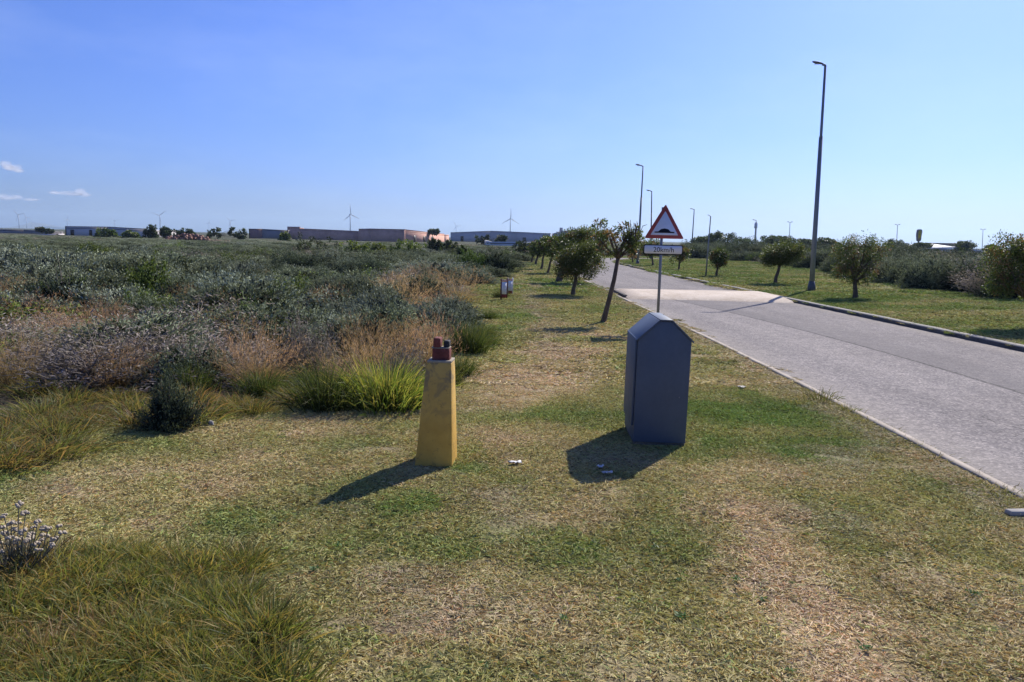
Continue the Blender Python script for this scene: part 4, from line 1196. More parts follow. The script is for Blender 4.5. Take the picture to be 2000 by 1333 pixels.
lamp(1584, 577, 1612, 130, 'tall nearest street lamp on the right verge beside the speed hump', 24, 0.085, 0.038)
lamp(1245, 520, 1256, 326, 'second street lamp along the kerb, rising above the sparse tree', 14, 0.08, 0.04)
lamp(1271, 509, 1273, 375, 'third street lamp along the kerb, rising left of the warning sign', 10, 0.075, 0.045)
lamp(1350, 497, 1356, 410, 'small far street lamp with hooked head right of the warning sign', 8, 0.10, 0.06, False, Y=110)
lamp(1378, 546, 1388, 425, 'thin leaning grey pole in front of the small tree on the verge', 6, 0.035, 0.022, False)
for u, v0, v1, Y, lab, hd in ((1477, 482, 431, 190, 'far thin street lamp right of the lattice mast', 'arm'), (1543, 484, 435, 200, 'far double-armed lamp over the flat-topped trees', 'T'), (1753, 487, 440, 210, 'far double-armed lamp left of the yellow sign', 'T'), (1920, 494, 449, 260, 'faint far lamp above the tree at the right border', 'T')):
    lamp(u - 2, v0, u, v1, lab, 7 if hd == 'arm' else 9, 0.10, 0.07, False, Y=Y, head=hd)
# lattice mast
b = at(1474, 478, 420); t = at(1476, 434, 420)
mast = empty('radio_mast', (b[0], b[1], -0.5), 'thin lattice radio mast on the skyline right of the sign', 'mast')
mb = MB(); hm = t[2] + 0.5
for dx, dy in ((-0.5, -0.5), (0.5, -0.5), (0, 0.5)): mb.tube([(dx, dy, 0), (dx * 0.6, dy * 0.6, hm)], 0.10, 5)
mb.build('leg', M_STEEL, mast)
mb = MB()
for k in range(10):
    z = hm * k / 10; mb.tube([(-0.5, -0.5, z), (0.45, -0.45, z + hm / 10)], 0.06, 4); mb.tube([(0.5, -0.5, z), (0, 0.5, z + hm / 10)], 0.06, 4)
mb.build('bracing', M_STEEL, mast)
mb = MB(); mb.box((0, 0, hm * 0.86), (1.3, 1.3, hm * 0.22)); mb.build('antenna_panel', M_WHITE, mast)

# ------------------------------------------------------------------ trees
LG = np.array((0.045, 0.070, 0.020)); LT = np.array((0.115, 0.145, 0.035)); LB = np.array((0.16, 0.095, 0.05)); LDK = np.array((0.022, 0.032, 0.014))


def tree(u, v, crown, label, seed, trunk_px=6, leaves=5200, col=LG, tip=LT, leaf=0.055, gaps=0.4, fork=0.5, fork_px=None, bare=0, group='street trees along the verge', Y=None, cat='tree', name='street_tree', rust=0.05, flat=False):
    """crown: list of (u, v, ru, rv) ellipses in photo pixels at the tree's distance"""
    r = np.random.default_rng(seed)
    b = gp(u, v) if Y is None else at(u, v, Y)
    Y = b[1]; s = Y / F
    z0 = gz(b[0], b[1]) if Y < 110 else min(b[2], 0.5)
    root = empty(name, (b[0], b[1], z0), label, cat, group)
    base = np.array([b[0], b[1], z0])
    E = []
    for (cu, cv, ru, rv) in crown:
        c = at(cu, cv, Y) - base; E.append((c, np.array([ru * s, ru * s * 0.9, rv * s])))
    if name == 'background_bush' and Y < 200:
        for (c, e) in list(E):
            zc = max(c[2] * 0.45, 0.3); E.append((np.array([c[0], c[1], zc]), np.array([e[0] * 1.12, e[1], max(zc, 0.3)])))
    main = E[0][0]
    low = min(c[2] - e[2] for c, e in E)
    topc = np.mean([c for c, e in E], axis=0)
    fk = np.array([main[0] * 0.55, 0, low + (main[2] - low) * fork * 0.5 if low > 0.15 else main[2] * 0.5])
    if fork_px is not None: fk = at(*fork_px, Y) - base
    rad = trunk_px * s / 2 * 0.72
    T = MB()
    m1 = fk * 0.33 + np.array([(r.random() - 0.5) * 0.08 * fk[2] - 0.08 * fk[0], 0, 0]); m2 = fk * 0.68 + np.array([(r.random() - 0.5) * 0.08 * fk[2] - 0.05 * fk[0], 0, 0])
    T.tube([(-fk[0] * 0.02, 0, -0.1), fk * 0.02, m1, m2, fk], [rad * 1.5, rad * 1.25, rad, rad * 0.9, rad * 0.8], 9)
    ends = []
    nl = 9
    for k in range(nl):
        c, e = E[k % len(E)]
        d = unit(r.normal(size=3) * [1, 1, 0.8] + [0, 0, 0.35])
        tgt = c + d * e * 0.72; mid = fk * 0.5 + tgt * 0.5 + r.normal(size=3) * 0.06 * e - [0, 0, 0.05 * e[2]]
        T.tube([fk - [0, 0, 0.01], mid, tgt], [rad * 0.55, rad * 0.35, rad * 0.12], 6)
        for j in range(4):
            d2 = unit(d + r.normal(size=3) * 0.8); q = mid * 0.4 + tgt * 0.6; e2 = q + d2 * e * 0.45
            T.tube([q, (q + e2) / 2 + r.normal(size=3) * 0.02, e2], [rad * 0.2, rad * 0.13, rad * 0.05], 4)
    for k in range(bare):
        c, e = E[-1]
        d = unit(np.array([r.normal() * 0.7, r.normal() * 0.5, 1.0])); st = c - [0, 0, e[2] * 0.6]; p1 = st + d * e * 0.8; p2 = c + d * e * (1.0 + 0.5 * r.random())
        T.tube([st, p1, p2], [rad * 0.30, rad * 0.20, rad * 0.10], 4)
        for j in range(5):
            q = p1 + (p2 - p1) * r.random(); T.tube([q, q + unit(d + r.normal(size=3) * 0.6) * e[2] * 0.35], [rad * 0.14, rad * 0.07], 4)
    T.build('trunk', M_BARK, root, smooth=True)
    L = Leaves()
    nc = max(24, int(leaves / 34)); per = int(leaves / nc)
    vol = np.array([e.prod() ** 0.67 for c, e in E]); w = vol / vol.sum()
    pick = r.choice(len(E), nc, p=w)
    d = unit(r.normal(size=(nc, 3))); f = (0.35 + 0.72 * r.random(nc) ** 0.6)
    cc = np.array([E[i][0] for i in pick]); ee = np.array([E[i][1] for i in pick])
    lump = 0.86 + 0.22 * np.sin(d[:, 0] * 4 + seed) * np.cos(d[:, 2] * 5 + seed * 3)
    ctr = cc + d * ee * (f * lump)[:, None]
    keep = vnoise(ctr[:, 0] / (ee[:, 0] * 0.5) + seed, ctr[:, 2] / (ee[:, 2] * 0.5) + seed * 3.3, seed) > gaps * 0.75 - 0.12
    ctr = ctr[keep]; ee = ee[keep]; f = f[keep]; nc = len(ctr)
    k = np.repeat(np.arange(nc), per); n = len(k)
    cr = np.minimum(ee.min(axis=1) * (0.5 if flat else 0.30), 0.8 if flat else 0.34)
    off = unit(r.normal(size=(n, 3))) * (r.random((n, 1)) ** 0.5) * cr[k][:, None]
    if flat: off[:, 2] *= 0.4
    p = ctr[k] + off
    dr = unit(off) + r.normal(size=(n, 3)) * 0.8 + [0, 0, 0.15]
    clc = r.random(nc)
    c = col + (tip - col) * (np.clip(clc * 1.3 - 0.3, 0, 1) * 0.9)[k][:, None]
    rb = (r.random(nc) < rust)[k][:, None]; c = np.where(rb, LB * (0.6 + 0.6 * r.random((n, 1))), c) * (0.7 + 0.6 * r.random((n, 1)))
    L.leaf(p, dr, leaf * (0.7 + 0.6 * r.random(n)), leaf * 0.5 * (0.7 + 0.6 * r.random(n)), c, r)
    link('crown', L.mesh('crown', M_LEAF), root)
    return root


tree(1178, 632, [(1190, 470, 34, 36), (1172, 452, 28, 24), (1232, 478, 24, 26), (1218, 462, 30, 34), (1236, 466, 22, 26)], 'sparse leaning tree with bare upper twigs, nearest on the left side of the road', 5, 13, 2600, LG * 0.9, LT, 0.055, 0.55, 0.5, fork_px=(1207, 505), bare=16, rust=0.22)
tree(1119, 578, [(1129, 505, 48, 42), (1116, 518, 36, 28), (1150, 506, 32, 40)], 'round dense dark tree, second from the viewer on the left side', 8, 11, 15000, LG * 0.75, LT, 0.05, 0.10, 0.4, rust=0.03)
tree(1091, 553, [(1128, 466, 34, 22), (1160, 470, 38, 30), (1105, 478, 30, 26)], 'thick-trunked leaning tree behind the round dense tree', 11, 16, 14000, LG, LT, 0.062, 0.22, 0.4, rust=0.12)
tree(1069, 536, [(1086, 484, 22, 24), (1080, 476, 18, 16)], 'slender-trunked tree fourth in the left row', 14, 6, 3200, LG * 0.8, LT, 0.10, 0.2)
tree(1057, 527, [(1068, 480, 19, 21)], 'slightly leaning tree fifth in the left row', 17, 6, 2600, LG * 0.8, LT, 0.11, 0.2)
tree(1046, 517, [(1056, 484, 17, 18)], 'leaning small tree sixth in the left row', 20, 6, 2200, LG * 0.8, LT, 0.12, 0.2)
tree(1038, 514, [(1044, 486, 14, 14)], 'farthest small tree ending the left row', 23, 5, 1800, LG * 0.8, LT, 0.12, 0.2)
tree(1670, 591, [(1672, 490, 46, 36), (1710, 490, 30, 32), (1645, 506, 30, 38), (1672, 535, 44, 24)], 'ragged reddish-green tree just right of the tall nearest lamp', 26, 12, 11000, LG * 0.9, LT, 0.047, 0.36, 0.5, bare=10, rust=0.14)
tree(1514, 561, [(1530, 496, 43, 24), (1514, 505, 34, 18), (1556, 492, 18, 17)], 'neat dense flat-round tree left of the tall nearest lamp', 29, 9, 14000, LG * 0.7, LT, 0.054, 0.02, 0.35, rust=0.04)
tree(1399, 545, [(1405, 504, 22, 19)], 'small round tree behind the thin leaning pole', 32, 6, 3000, LG * 0.75, LT, 0.085, 0.1, rust=0.1)
tree(1326, 531, [(1328, 496, 22, 18), (1342, 490, 12, 12)], 'small brownish tree on the right verge just right of the sign plate', 35, 5, 1900, LG, LT, 0.10, 0.35, rust=0.35)
tree(1275, 523, [(1272, 484, 22, 18)], 'dark small tree half hidden behind the sign plate', 38, 5, 1800, LG * 0.8, LT, 0.11, 0.25, rust=0.1)
tree(1245, 518, [(1246, 484, 16, 22)], 'brown-leaved small tree on the verge behind the sparse leaning tree', 41, 4, 1500, LG, LT, 0.11, 0.3, rust=0.7)
tree(1236, 516, [(1235, 494, 11, 14)], 'thin young tree leftmost on the tip of the right verge', 44, 4, 900, LG, LT, 0.11, 0.4, rust=0.3)
tree(2030, 652, [(1990, 520, 62, 52), (2030, 500, 50, 50), (1975, 490, 42, 32), (1960, 548, 34, 40), (2040, 560, 50, 40)], 'big bushy tree with reddish top cut by the right border', 47, 15, 20000, LG, LT * 1.1, 0.042, 0.15, 0.4, rust=0.15)
# flat-topped trees of the right background and bushes on the skyline
for i, (u, v, Y, cr, lab) in enumerate((
        (1385, 497, 130, [(1378, 472, 28, 10), (1400, 460, 14, 6), (1375, 488, 26, 10)], 'flat-topped dark tree left of the lattice mast'),
        (1420, 498, 135, [(1420, 468, 44, 14), (1450, 476, 42, 13), (1420, 488, 60, 12), (1480, 490, 40, 9)], 'broad dark tree mass under the lattice mast'),
        (1520, 498, 140, [(1522, 470, 38, 9), (1500, 480, 20, 8), (1540, 488, 46, 9)], 'umbrella-shaped dark tree left of the tall nearest lamp, on the skyline'),
        (1578, 498, 150, [(1575, 474, 18, 7), (1578, 486, 20, 8)], 'small umbrella-shaped tree directly left of the tall lamp pole, on the skyline'),
        (1612, 499, 145, [(1614, 474, 26, 9), (1625, 486, 36, 9)], 'umbrella-shaped dark tree directly right of the tall lamp pole, on the skyline'),
        (1752, 497, 160, [(1745, 478, 18, 10), (1765, 486, 26, 10), (1735, 490, 22, 8)], 'dark bushy tree left of the yellow sign'),
        (1802, 498, 170, [(1800, 480, 16, 5), (1812, 480, 9, 4)], 'small flat tree at the foot of the yellow sign'),
        (1886, 500, 180, [(1884, 480, 20, 9), (1876, 490, 14, 8)], 'dark tree in front of the pale blue roof'),
        (1938, 502, 180, [(1937, 487, 13, 8)], 'dark round tree right of the pale blue roof'),
        (1850, 505, 120, [(1826, 496, 20, 7)], 'low dark bush below the pale blue roof'))):
    tree(u, v, cr, lab, 60 + i, 3, 8000, LDK * 1.2, LDK * 2.8, 0.30, 0.0, 0.3, group=None, Y=Y, name='background_tree', rust=0.0, flat=True)
for i, (u, v, Y, cr, lab, dk) in enumerate((
        (295, 466, 150, [(295, 452, 14, 11)], 'tall round dark bush on the left skyline right of the grey shed', 1),
        (323, 466, 155, [(323, 453, 11, 8)], 'round dark bush on the skyline left of the rubble heap', 1),
        (360, 466, 165, [(352, 454, 14, 7), (370, 454, 13, 6)], 'twin-domed dark bush on the skyline behind the rubble heap', 1),
        (205, 466, 150, [(203, 453, 16, 10), (224, 456, 12, 7)], 'greenish bush covering the right half of the grey shed', 0),
        (250, 468, 140, [(258, 460, 18, 8)], 'low green bush in front of the grey shed end', 0),
        (425, 466, 160, [(418, 454, 20, 7), (452, 450, 9, 7), (470, 455, 14, 6)], 'long clipped-looking dark bush on the skyline left of the brick buildings', 1),
        (550, 474, 150, [(556, 462, 10, 8)], 'small green bush at the left end of the brick wall', 0),
        (620, 500, 50, [(610, 474, 40, 17), (648, 480, 32, 15), (585, 484, 24, 11)], 'largest dark green bush in front of the brick wall', 1),
        (690, 500, 53, [(682, 482, 26, 11), (712, 485, 22, 11)], 'mid green bush right of the largest dark green bush', 0),
        (745, 496, 55, [(742, 484, 20, 10)], 'pale green bush below the brick corner', 0),
        (790, 496, 54, [(782, 478, 28, 12), (812, 484, 22, 10)], 'fresh green wide bush below the openings of the brick building', 0),
        (845, 486, 70, [(850, 477, 18, 9)], 'dark bush at the right end of the brick building', 1),
        (880, 488, 72, [(882, 478, 20, 7)], 'dark bush between the brick building and the grey warehouse', 1),
        (845, 458, 240, [(846, 453, 12, 4)], 'dark bush rising behind the sloping brick wall', 1),
        (952, 474, 150, [(940, 466, 14, 5), (956, 461, 7, 6), (980, 466, 14, 5)], 'row of dark bushes in front of the grey warehouse', 1),
        (1020, 490, 66, [(1020, 480, 26, 8)], 'dark bush left of the left tree row', 1),
        (905, 500, 52, [(903, 489, 12, 7)], 'small dark bush on its own below the grey warehouse', 1),
        (82, 456, 220, [(80, 449, 10, 4), (95, 452, 9, 3)], 'dark bush behind the left dark wall', 1))):
    c0 = (LDK, LDK * 2.5) if dk else (np.array(BG) * 0.75, np.array(BGT) * 0.8)
    t_ = tree(u, v, cr, lab, 90 + i, 2, 1600, c0[0], c0[1], 0.0026 * Y, 0.05, 0.2, group=None, Y=Y, cat='bush', name='background_bush', rust=0.0)

# ------------------------------------------------------------------ far buildings
def brick_mat(name, a, b, mortar, scale):
    m, nt = new_mat(name); tc = nt.nodes.new('ShaderNodeTexCoord').outputs['Object']
    sp = nt.nodes.new('ShaderNodeSeparateXYZ'); nt.links.new(tc, sp.inputs[0]); cb = nt.nodes.new('ShaderNodeCombineXYZ')
    nt.links.new(mathn(nt, 'ADD', sp.outputs[0], sp.outputs[1]), cb.inputs[0]); nt.links.new(sp.outputs[2], cb.inputs[1])
    n = noise(nt, 0.35, 5, 0.7, tc)
    br = N(nt, 'ShaderNodeTexBrick'); br.inputs['Scale'].default_value = scale; nt.links.new(cb.outputs[0], br.inputs['Vector'])
    br.inputs['Color1'].default_value = (*a, 1); br.inputs['Color2'].default_value = (*b, 1); br.inputs['Mortar'].default_value = (*mortar, 1)
    c = mixc(nt, 0.7, br.outputs['Color'], ramp(nt, n, [(0.3, (0.75, 0.72, 0.7)), (0.7, (1.2, 1.2, 1.15))]), 'MULTIPLY')
    p = principled(nt, c, 0.9, 0, 0.2); finish(nt, p.outputs[0]); return m


M_BRICK = brick_mat('pinkish_brick', (0.52, 0.27, 0.21), (0.60, 0.33, 0.26), (0.55, 0.42, 0.33), 2.2)
M_GREYW = simple('grey_sheeting', (0.48, 0.44, 0.43), 0.7, var=0.1, scale=0.3)
M_PALE = simple('pale_roof', (0.50, 0.50, 0.50), 0.6, var=0.1, scale=0.3)
M_DARKW = simple('dark_wall', (0.22, 0.20, 0.21), 0.8, var=0.15, scale=0.3)
M_BLUE = simple('blue_sheeting', (0.28, 0.38, 0.50), 0.6, var=0.1, scale=0.3)
M_RUST = simple('red_brown_sheeting', (0.30, 0.16, 0.14), 0.8, var=0.1, scale=0.3)


def building(name, label, corners, mats, roof=None, roof_rise=0.0, cat='building', openings=(), coping=None, depth=18):
    """corners: (u, v_top, Y) of the wall tops from left to right as seen; the block closes behind them"""
    pts = [at(u, v, Y) for u, v, Y in corners]
    o0 = np.array([pts[0][0], pts[0][1], 0.0])
    root = empty(name, tuple(o0), label, cat)
    back = [p + np.array([0, depth, 0]) for p in pts[::-1]]
    ring = [p - o0 for p in pts + back]; n = len(ring)
    for i in range(len(pts) - 1):
        a, b = ring[i], ring[i + 1]; d = unit(np.array([b[0] - a[0], b[1] - a[1], 0])); nrm = np.array([-d[1], d[0], 0]) * 0.35
        mb = MB(); mb.prism([(a[0], a[1], -1.0), (b[0], b[1], -1.0), b, a], (0, 0, 0), nrm)
        wl = mb.build('wall', mats[i % len(mats)], root)
        for (wi, f0, f1, z0, z1) in openings:
            if wi != i: continue
            p0 = a + (b - a) * f0; p1 = a + (b - a) * f1; q = -nrm / 0.35 * 0.06
            zt = min(a[2] + (b[2] - a[2]) * f0, a[2] + (b[2] - a[2]) * f1) * z1
            mb = MB(); mb.prism([(p0[0], p0[1], z0), (p1[0], p1[1], z0), (p1[0], p1[1], zt), (p0[0], p0[1], zt)], (0, 0, 0), q); mb.build('opening', M_GLASSY, root)
        if coping is not None:
            mb = MB(); mb.prism([a + [0, 0, 0.003], b + [0, 0, 0.003], b + [0, 0, 0.25], a + [0, 0, 0.25]], -nrm * 0.3, nrm * 1.2)
            mb.build('coping', coping, root)
    for i in (len(pts) - 1, n - 1):
        a, b = ring[i], ring[(i + 1) % n]
        mb = MB(); mb.prism([(a[0], a[1], -1.0), (b[0], b[1], -1.0), b, a], (0, 0, 0), (0.3, 0, 0) if i == n - 1 else (-0.3, 0, 0)); mb.build('wall', mats[-1], root)
    a = np.array(ring); m_ = len(pts)
    mb = MB(); top = a.copy(); top[:, 2] -= 0.25
    if roof_rise: top[:, 2] += 0.3
    for i in range(m_ - 1):
        mb.prism([top[i], top[i + 1], top[n - 2 - i] + [0, 0, roof_rise], top[n - 1 - i] + [0, 0, roof_rise]], (0, 0, 0), (0, 0, -0.15))
    mb.build('roof', roof or mats[0], root)
    return root


building('industrial_shed', 'long low grey shed on the left skyline', [(127, 444, 200), (212, 445, 200), (284, 449, 200)], [M_GREYW], M_GREYW, coping=M_DARKW, openings=[(0, 0.12, 0.2, 0.0, 0.7), (0, 0.55, 0.62, 0.0, 0.7)])
building('boundary_wall', 'dark long wall at the far left of the skyline', [(-30, 448, 230), (46, 449, 230), (118, 453, 235)], [M_DARKW], M_DARKW, cat='wall', depth=1.5)
building('low_outbuilding', 'low pale wall and outbuilding under the dark far left wall', [(-30, 459, 190), (60, 459, 190), (112, 457, 190)], [M_GREYW], M_GREYW, cat='outbuilding', depth=3)
building('brick_building', 'long pinkish brick building with stepped top left of the tall turbine', [(561, 444.5, 240), (584, 445, 236), (585, 448, 236), (640, 450.5, 232), (702, 453.5, 226)], [M_BRICK], M_BRICK, coping=M_RUST)
building('brick_building', 'pinkish brick building with dark openings right of the tall turbine', [(700.5, 449, 222), (724, 448.5, 220), (789.5, 450, 212), (868, 458.5, 262)], [M_BRICK], M_BRICK, coping=M_RUST,
         openings=[(2, 0.20, 0.26, 0.0, 0.62), (2, 0.42, 0.48, 0.0, 0.60), (2, 0.62, 0.68, 0.0, 0.60)])
building('low_brick_wall', 'dull brick wall left of the stepped brick building', [(486, 447, 235), (512, 447.5, 235), (562, 450, 235)], [M_RUST, M_DARKW], M_DARKW, cat='wall', depth=2)
building('warehouse', 'wide blue-grey warehouse with shallow gabled roofline', [(880, 455.5, 300), (960, 452.5, 296), (1008, 454.5, 292), (1075, 457.5, 286)], [M_GREYW], M_GREYW, coping=M_DARKW, openings=[(0, 0.25, 0.32, 0.0, 0.6), (1, 0.4, 0.55, 0.0, 0.55), (2, 0.2, 0.3, 0.0, 0.55)])
building('long_white_shed', 'long low white-roofed shed in front of the grey warehouse', [(945, 469, 150), (958, 472.5, 140), (1062, 473, 140)], [M_PALE], M_PALE, depth=4, cat='shed')
building('hilltop_building', 'grey building with a rooftop box behind the left tree row', [(1082, 456, 310), (1094, 452, 310), (1122, 450, 310), (1150, 452, 310)], [M_GREYW], M_GREYW)
p = at(1096, 449, 312); mb = MB(); mb.box((0, 0, 0), (1.2, 1.2, 1.6)); 
hb = [o for o in C.objects if o.name.startswith('hilltop_building')][0]
o = mb.build('rooftop_box', M_GREYW, hb); o.location = p - np.array(hb.location) - np.array([0, 0, 0.0])
building('blue_factory', 'long pale-roofed blue factory on the right skyline', [(1812, 487, 260), (1872, 484, 262), (1932, 492, 264)], [M_BLUE, M_BLUE], M_PALE, 1.2, coping=M_PALE, openings=[(0, 0.05, 0.95, 1.0, 0.72), (1, 0.1, 0.5, 1.0, 0.7)])
building('red_brown_shed', 'red-brown shed rising behind the pale blue roof', [(1834, 475, 300), (1872, 475.5, 300)], [M_RUST], M_RUST)
building('white_roofed_house', 'small white-roofed house seen beside the tall lamp pole', [(1572, 475, 210), (1598, 476, 210)], [M_PALE], M_PALE)

# yellow sign on a pylon
b = at(1795, 490, 190)
ys = empty('pylon_sign', (b[0], b[1], 0), 'tall yellow rounded pylon sign on the right skyline', 'sign')
c0 = at(1795, 460, 190) - np.array([b[0], b[1], 0]); s = 190 / F
def capsule(w0, w1, h, y):
    out = []
    for k in range(24):
        a = k / 24 * 2 * math.pi; x = math.cos(a); z = math.sin(a)
        x = np.sign(x) * abs(x) ** 0.5; z = np.sign(z) * abs(z) ** 0.5
        out.append((c0[0] + x * (w0 if z > 0 else w1) / 2, y, c0[2] + z * h / 2))
    return out
mb = MB(); mb.prism(capsule(9.5 * s, 8 * s, 23 * s, -0.3), (0, 0, 0), (0, 0.6, 0)); fr = mb.build('frame', M_DARKW, ys)
mb = MB(); mb.prism(capsule(6 * s, 5 * s, 19 * s, -0.36), (0, 0, 0), (0, 0.05, 0)); mb.build('yellow_face', simple('sign_yellow', (0.72, 0.50, 0.04), 0.5, var=0.08), fr)
mb = MB(); mb.box((c0[0], -0.38, c0[2] - 7 * s), (3.6 * s, 0.04, 2.6 * s)); mb.build('lower_panel', M_RUST, fr)
mb = MB(); mb.box((c0[0], -0.38, c0[2] + 4 * s), (2.0 * s, 0.04, 6 * s)); mb.build('panel_mark', simple('sign_ochre', (0.50, 0.30, 0.03), 0.5), fr)
mb = MB(); mb.tube([(c0[0], 0, -0.2), (c0[0], 0, c0[2] - 10 * s)], 0.22, 10); mb.build('pole', M_STEEL, ys)

# rubble heap on the left skyline
hp_ = at(370, 466, 120); heap = empty('rubble_heap', (hp_[0], hp_[1], 0), 'reddish heap of rubble among the bushes of the left skyline', 'rubble heap')
r = np.random.default_rng(5); mb = MB()
for k in range(140):
    x = r.normal() * 2.2; y = r.normal() * 1.0; z = max(0.0, 1.0 - (x / 4.2) ** 2) * 1.1 * r.random() + 0.2
    w = 0.25 + 0.45 * r.random()
    mb.box((x, y, z), (w, w * 0.8, w * 0.6), r.random() * 3, np.ones(3), 0.7)
st = mb.build('rubble_pieces', simple('rubble', (0.23, 0.13, 0.10), 0.9, var=0.5, scale=1.5), heap); st['kind'] = 'stuff'

# ------------------------------------------------------------------ wind turbines
M_TURB = simple('turbine_white', (0.50, 0.50, 0.52), 0.6, var=0.05, scale=0.1)
def turbine(u, v_hub, hub_px, rot, yaw, label, blade=0.52):
    HUB = 60.0
    hz = HOR + (u - 1000) * math.tan(ROLL)
    Y = (HUB - CAM_H) * F / max(hz - v_hub, 2.0) * (1.0)
    p = at(u, v_hub, Y); z = p[2]
    root = empty('wind_turbine', (p[0], p[1], 0), label, 'wind turbine', 'wind turbines on the skyline')
    k = z / HUB
    mb = MB(); mb.tube([(0, 0, -2), (0, 0, z * 0.5), (0, 0, z)], [2.0 * k, 1.7 * k, 1.2 * k], 10); mb.build('tower', M_TURB, root, smooth=True)
    mb = MB(); mb.box((0, 0, 0), (3.0 * k, 7 * k, 3.0 * k)); na = mb.build('nacelle', M_TURB, root); na.location = (0, 0, z + 1.0 * k); na.rotation_euler = (0, 0, yaw)
    R_ = z * blade
    for j in range(3):
        mb = MB(); mb.tube([(0, 0, 0), (0, 0, R_ * 0.2), (0, 0, R_ * 0.6), (0, 0, R_)], [0.9 * k, 1.5 * k, 1.0 * k, 0.35 * k], 6)
        b_ = mb.build('blade', M_TURB, root); a = rot + j * 2 * math.pi / 3
        m_ = Matrix.Rotation(yaw, 4, 'Z') @ Matrix.Translation((0, -4.2 * k, 0)) @ Matrix.Rotation(a, 4, 'Y')
        b_.matrix_local = Matrix.Translation((0, 0, z + 1.0 * k)) @ m_
    return root


for u, v, rot, yaw, lab in ((684, 420, -0.12, 0.75, 'largest wind turbine, standing above the join of the brick buildings'),
                            (997, 428, 0.0, 0.25, 'wind turbine with level blades above the grey warehouse'),
                            (891, 442, -0.55, 0.2, 'wind turbine with a raised blade at the left end of the grey warehouse'),
                            (312, 422, -1.2, 0.2, 'wind turbine right of the tall round bush on the left skyline'),
                            (224, 432, -0.9, 0.5, 'wind turbine above the right half of the grey shed'),
                            (131, 429, 0.1, 1.2, 'thin wind turbine at the left end of the grey shed'),
                            (36, 420, -0.75, 0.2, 'wind turbine leftmost on the skyline, near the photo border'),
                            (51, 426, -0.5, 0.8, 'faint wind turbine just right of the leftmost one'),
                            (60, 433, 0.3, 0.9, 'faintest small turbine third from the left border'),
                            (408, 436, 0.2, 0.9, 'small faint turbine over the left end of the long clipped bush'),
                            (450, 432, -0.8, 0.3, 'small turbine over the middle of the long clipped bush'),
                            (899, 451, 0.4, 0.6, 'tiny turbine just right of the one with a raised blade')):
    turbine(u, v, 0, rot, yaw, lab)

# ------------------------------------------------------------------ litter, slab, dry flowers
def crumpled(u, v, wpx, hpx, seed, label, mat=M_PAPER, name='paper_scrap', cat='litter'):
    p = gp(u, v); s = p[1] / F; r = np.random.default_rng(seed); n = 7
    w, h = wpx * s, hpx * s
    X, Yy = np.meshgrid(np.linspace(-0.5, 0.5, n), np.linspace(-0.5, 0.5, n))
    edge = 1 + 0.25 * (r.random((n, n)) - 0.5)
    z = 0.004 + 0.018 * r.random((n, n))
    vtx = np.stack([X * w * edge, Yy * h * edge, z], -1).reshape(-1, 3); i = np.arange(n * n).reshape(n, n)
    q = np.stack([i[:-1, :-1], i[:-1, 1:], i[1:, 1:], i[1:, :-1]], -1).reshape(-1, 4)
    o = link(name, mesh_from(name, vtx, q, None, [mat])); o.location = (p[0], p[1], gz(p[0], p[1]) + 0.012); o.rotation_euler = (0, 0, r.random())
    m = o.modifiers.new('thick', 'SOLIDIFY'); m.thickness = 0.003
    return tag(o, label, cat)


crumpled(1005, 912, 24, 11, 1, 'crumpled white paper on the lawn between post and kiosk')
crumpled(1186, 933, 20, 10, 2, 'torn white paper at the tip of the kiosk shadow')
crumpled(1172, 922, 10, 13, 4, 'small bluish scrap inside the kiosk shadow')
crumpled(1448, 760, 14, 14, 3, 'pale bit of litter on the grass right of the kiosk', simple('dull_litter', (0.4, 0.38, 0.33), 0.8))
p = gp(2000, 1012); mb = MB(); mb.box((0, 0, 0), (0.19, 0.06, 0.03), 0.15, taper=0.95)
o = mb.build('concrete_slab', M_CONC, bevel=0.008); o.location = (p[0] + 0.0, p[1] + 0.03, gz(p[0], p[1]) + 0.015); o.rotation_euler = (0.03, 0.02, 0.0)
tag(o, 'pale concrete slab sunk in the grass at the right border', 'slab')
p = gp(412, 832); mb = MB(); mb.box((0, 0, 0.02), (0.055, 0.05, 0.05), 0.5, taper=0.6); o = mb.build('stone', M_CONC, bevel=0.012)
o.location = (p[0], p[1], gz(p[0], p[1])); tag(o, 'small round grey stone at the scrub edge', 'stone')

# dry white everlasting flowers in the lower left
fb = gp(40, 1118); r = np.random.default_rng(21)
fl = empty('dry_flower_plant', (fb[0] - 0.03, fb[1], gz(fb[0], fb[1])), 'clump of dry everlasting flowers with pale woolly heads at the lower left border', 'plant')
M_HEAD = simple('dry_flower_head', (0.40, 0.335, 0.25), 0.95, var=0.3, scale=60, bump=0.6)
M_STEM = simple('dry_stem', (0.13, 0.125, 0.09), 0.9, var=0.4, scale=30)
ico_v = unit(r.normal(size=(26, 3)))
def headmesh(seed):
    r2 = np.random.default_rng(seed); mb = MB()
    for k in range(9):
        a = r2.random() * 6.28; rr = 0.0085 * math.sqrt(r2.random()); c = np.array([rr * math.cos(a) * 1.3, rr * math.sin(a) * 1.3, 0.003 * r2.random() - rr * 0.35])
        n = 6; ring = []
        for (f, h) in ((0.5, -0.004), (1, 0.0), (0.75, 0.004), (0.2, 0.0055)):
            t = np.arange(n) / n * 6.283; ring.append(np.c_[np.cos(t) * 0.0055 * f, np.sin(t) * 0.0055 * f, np.full(n, h)] + c)
        i = np.arange(n); i2 = (i + 1) % n
        mb.add(np.concatenate(ring), [np.concatenate([np.c_[j * n + i, j * n + i2, (j + 1) * n + i2, (j + 1) * n + i] for j in range(3)]), 3 * n + i, i[::-1]])
    return mb.mesh('flower_head', M_HEAD, smooth=True)
hm_ = [headmesh(s) for s in (1, 2, 3)]
st = MB()
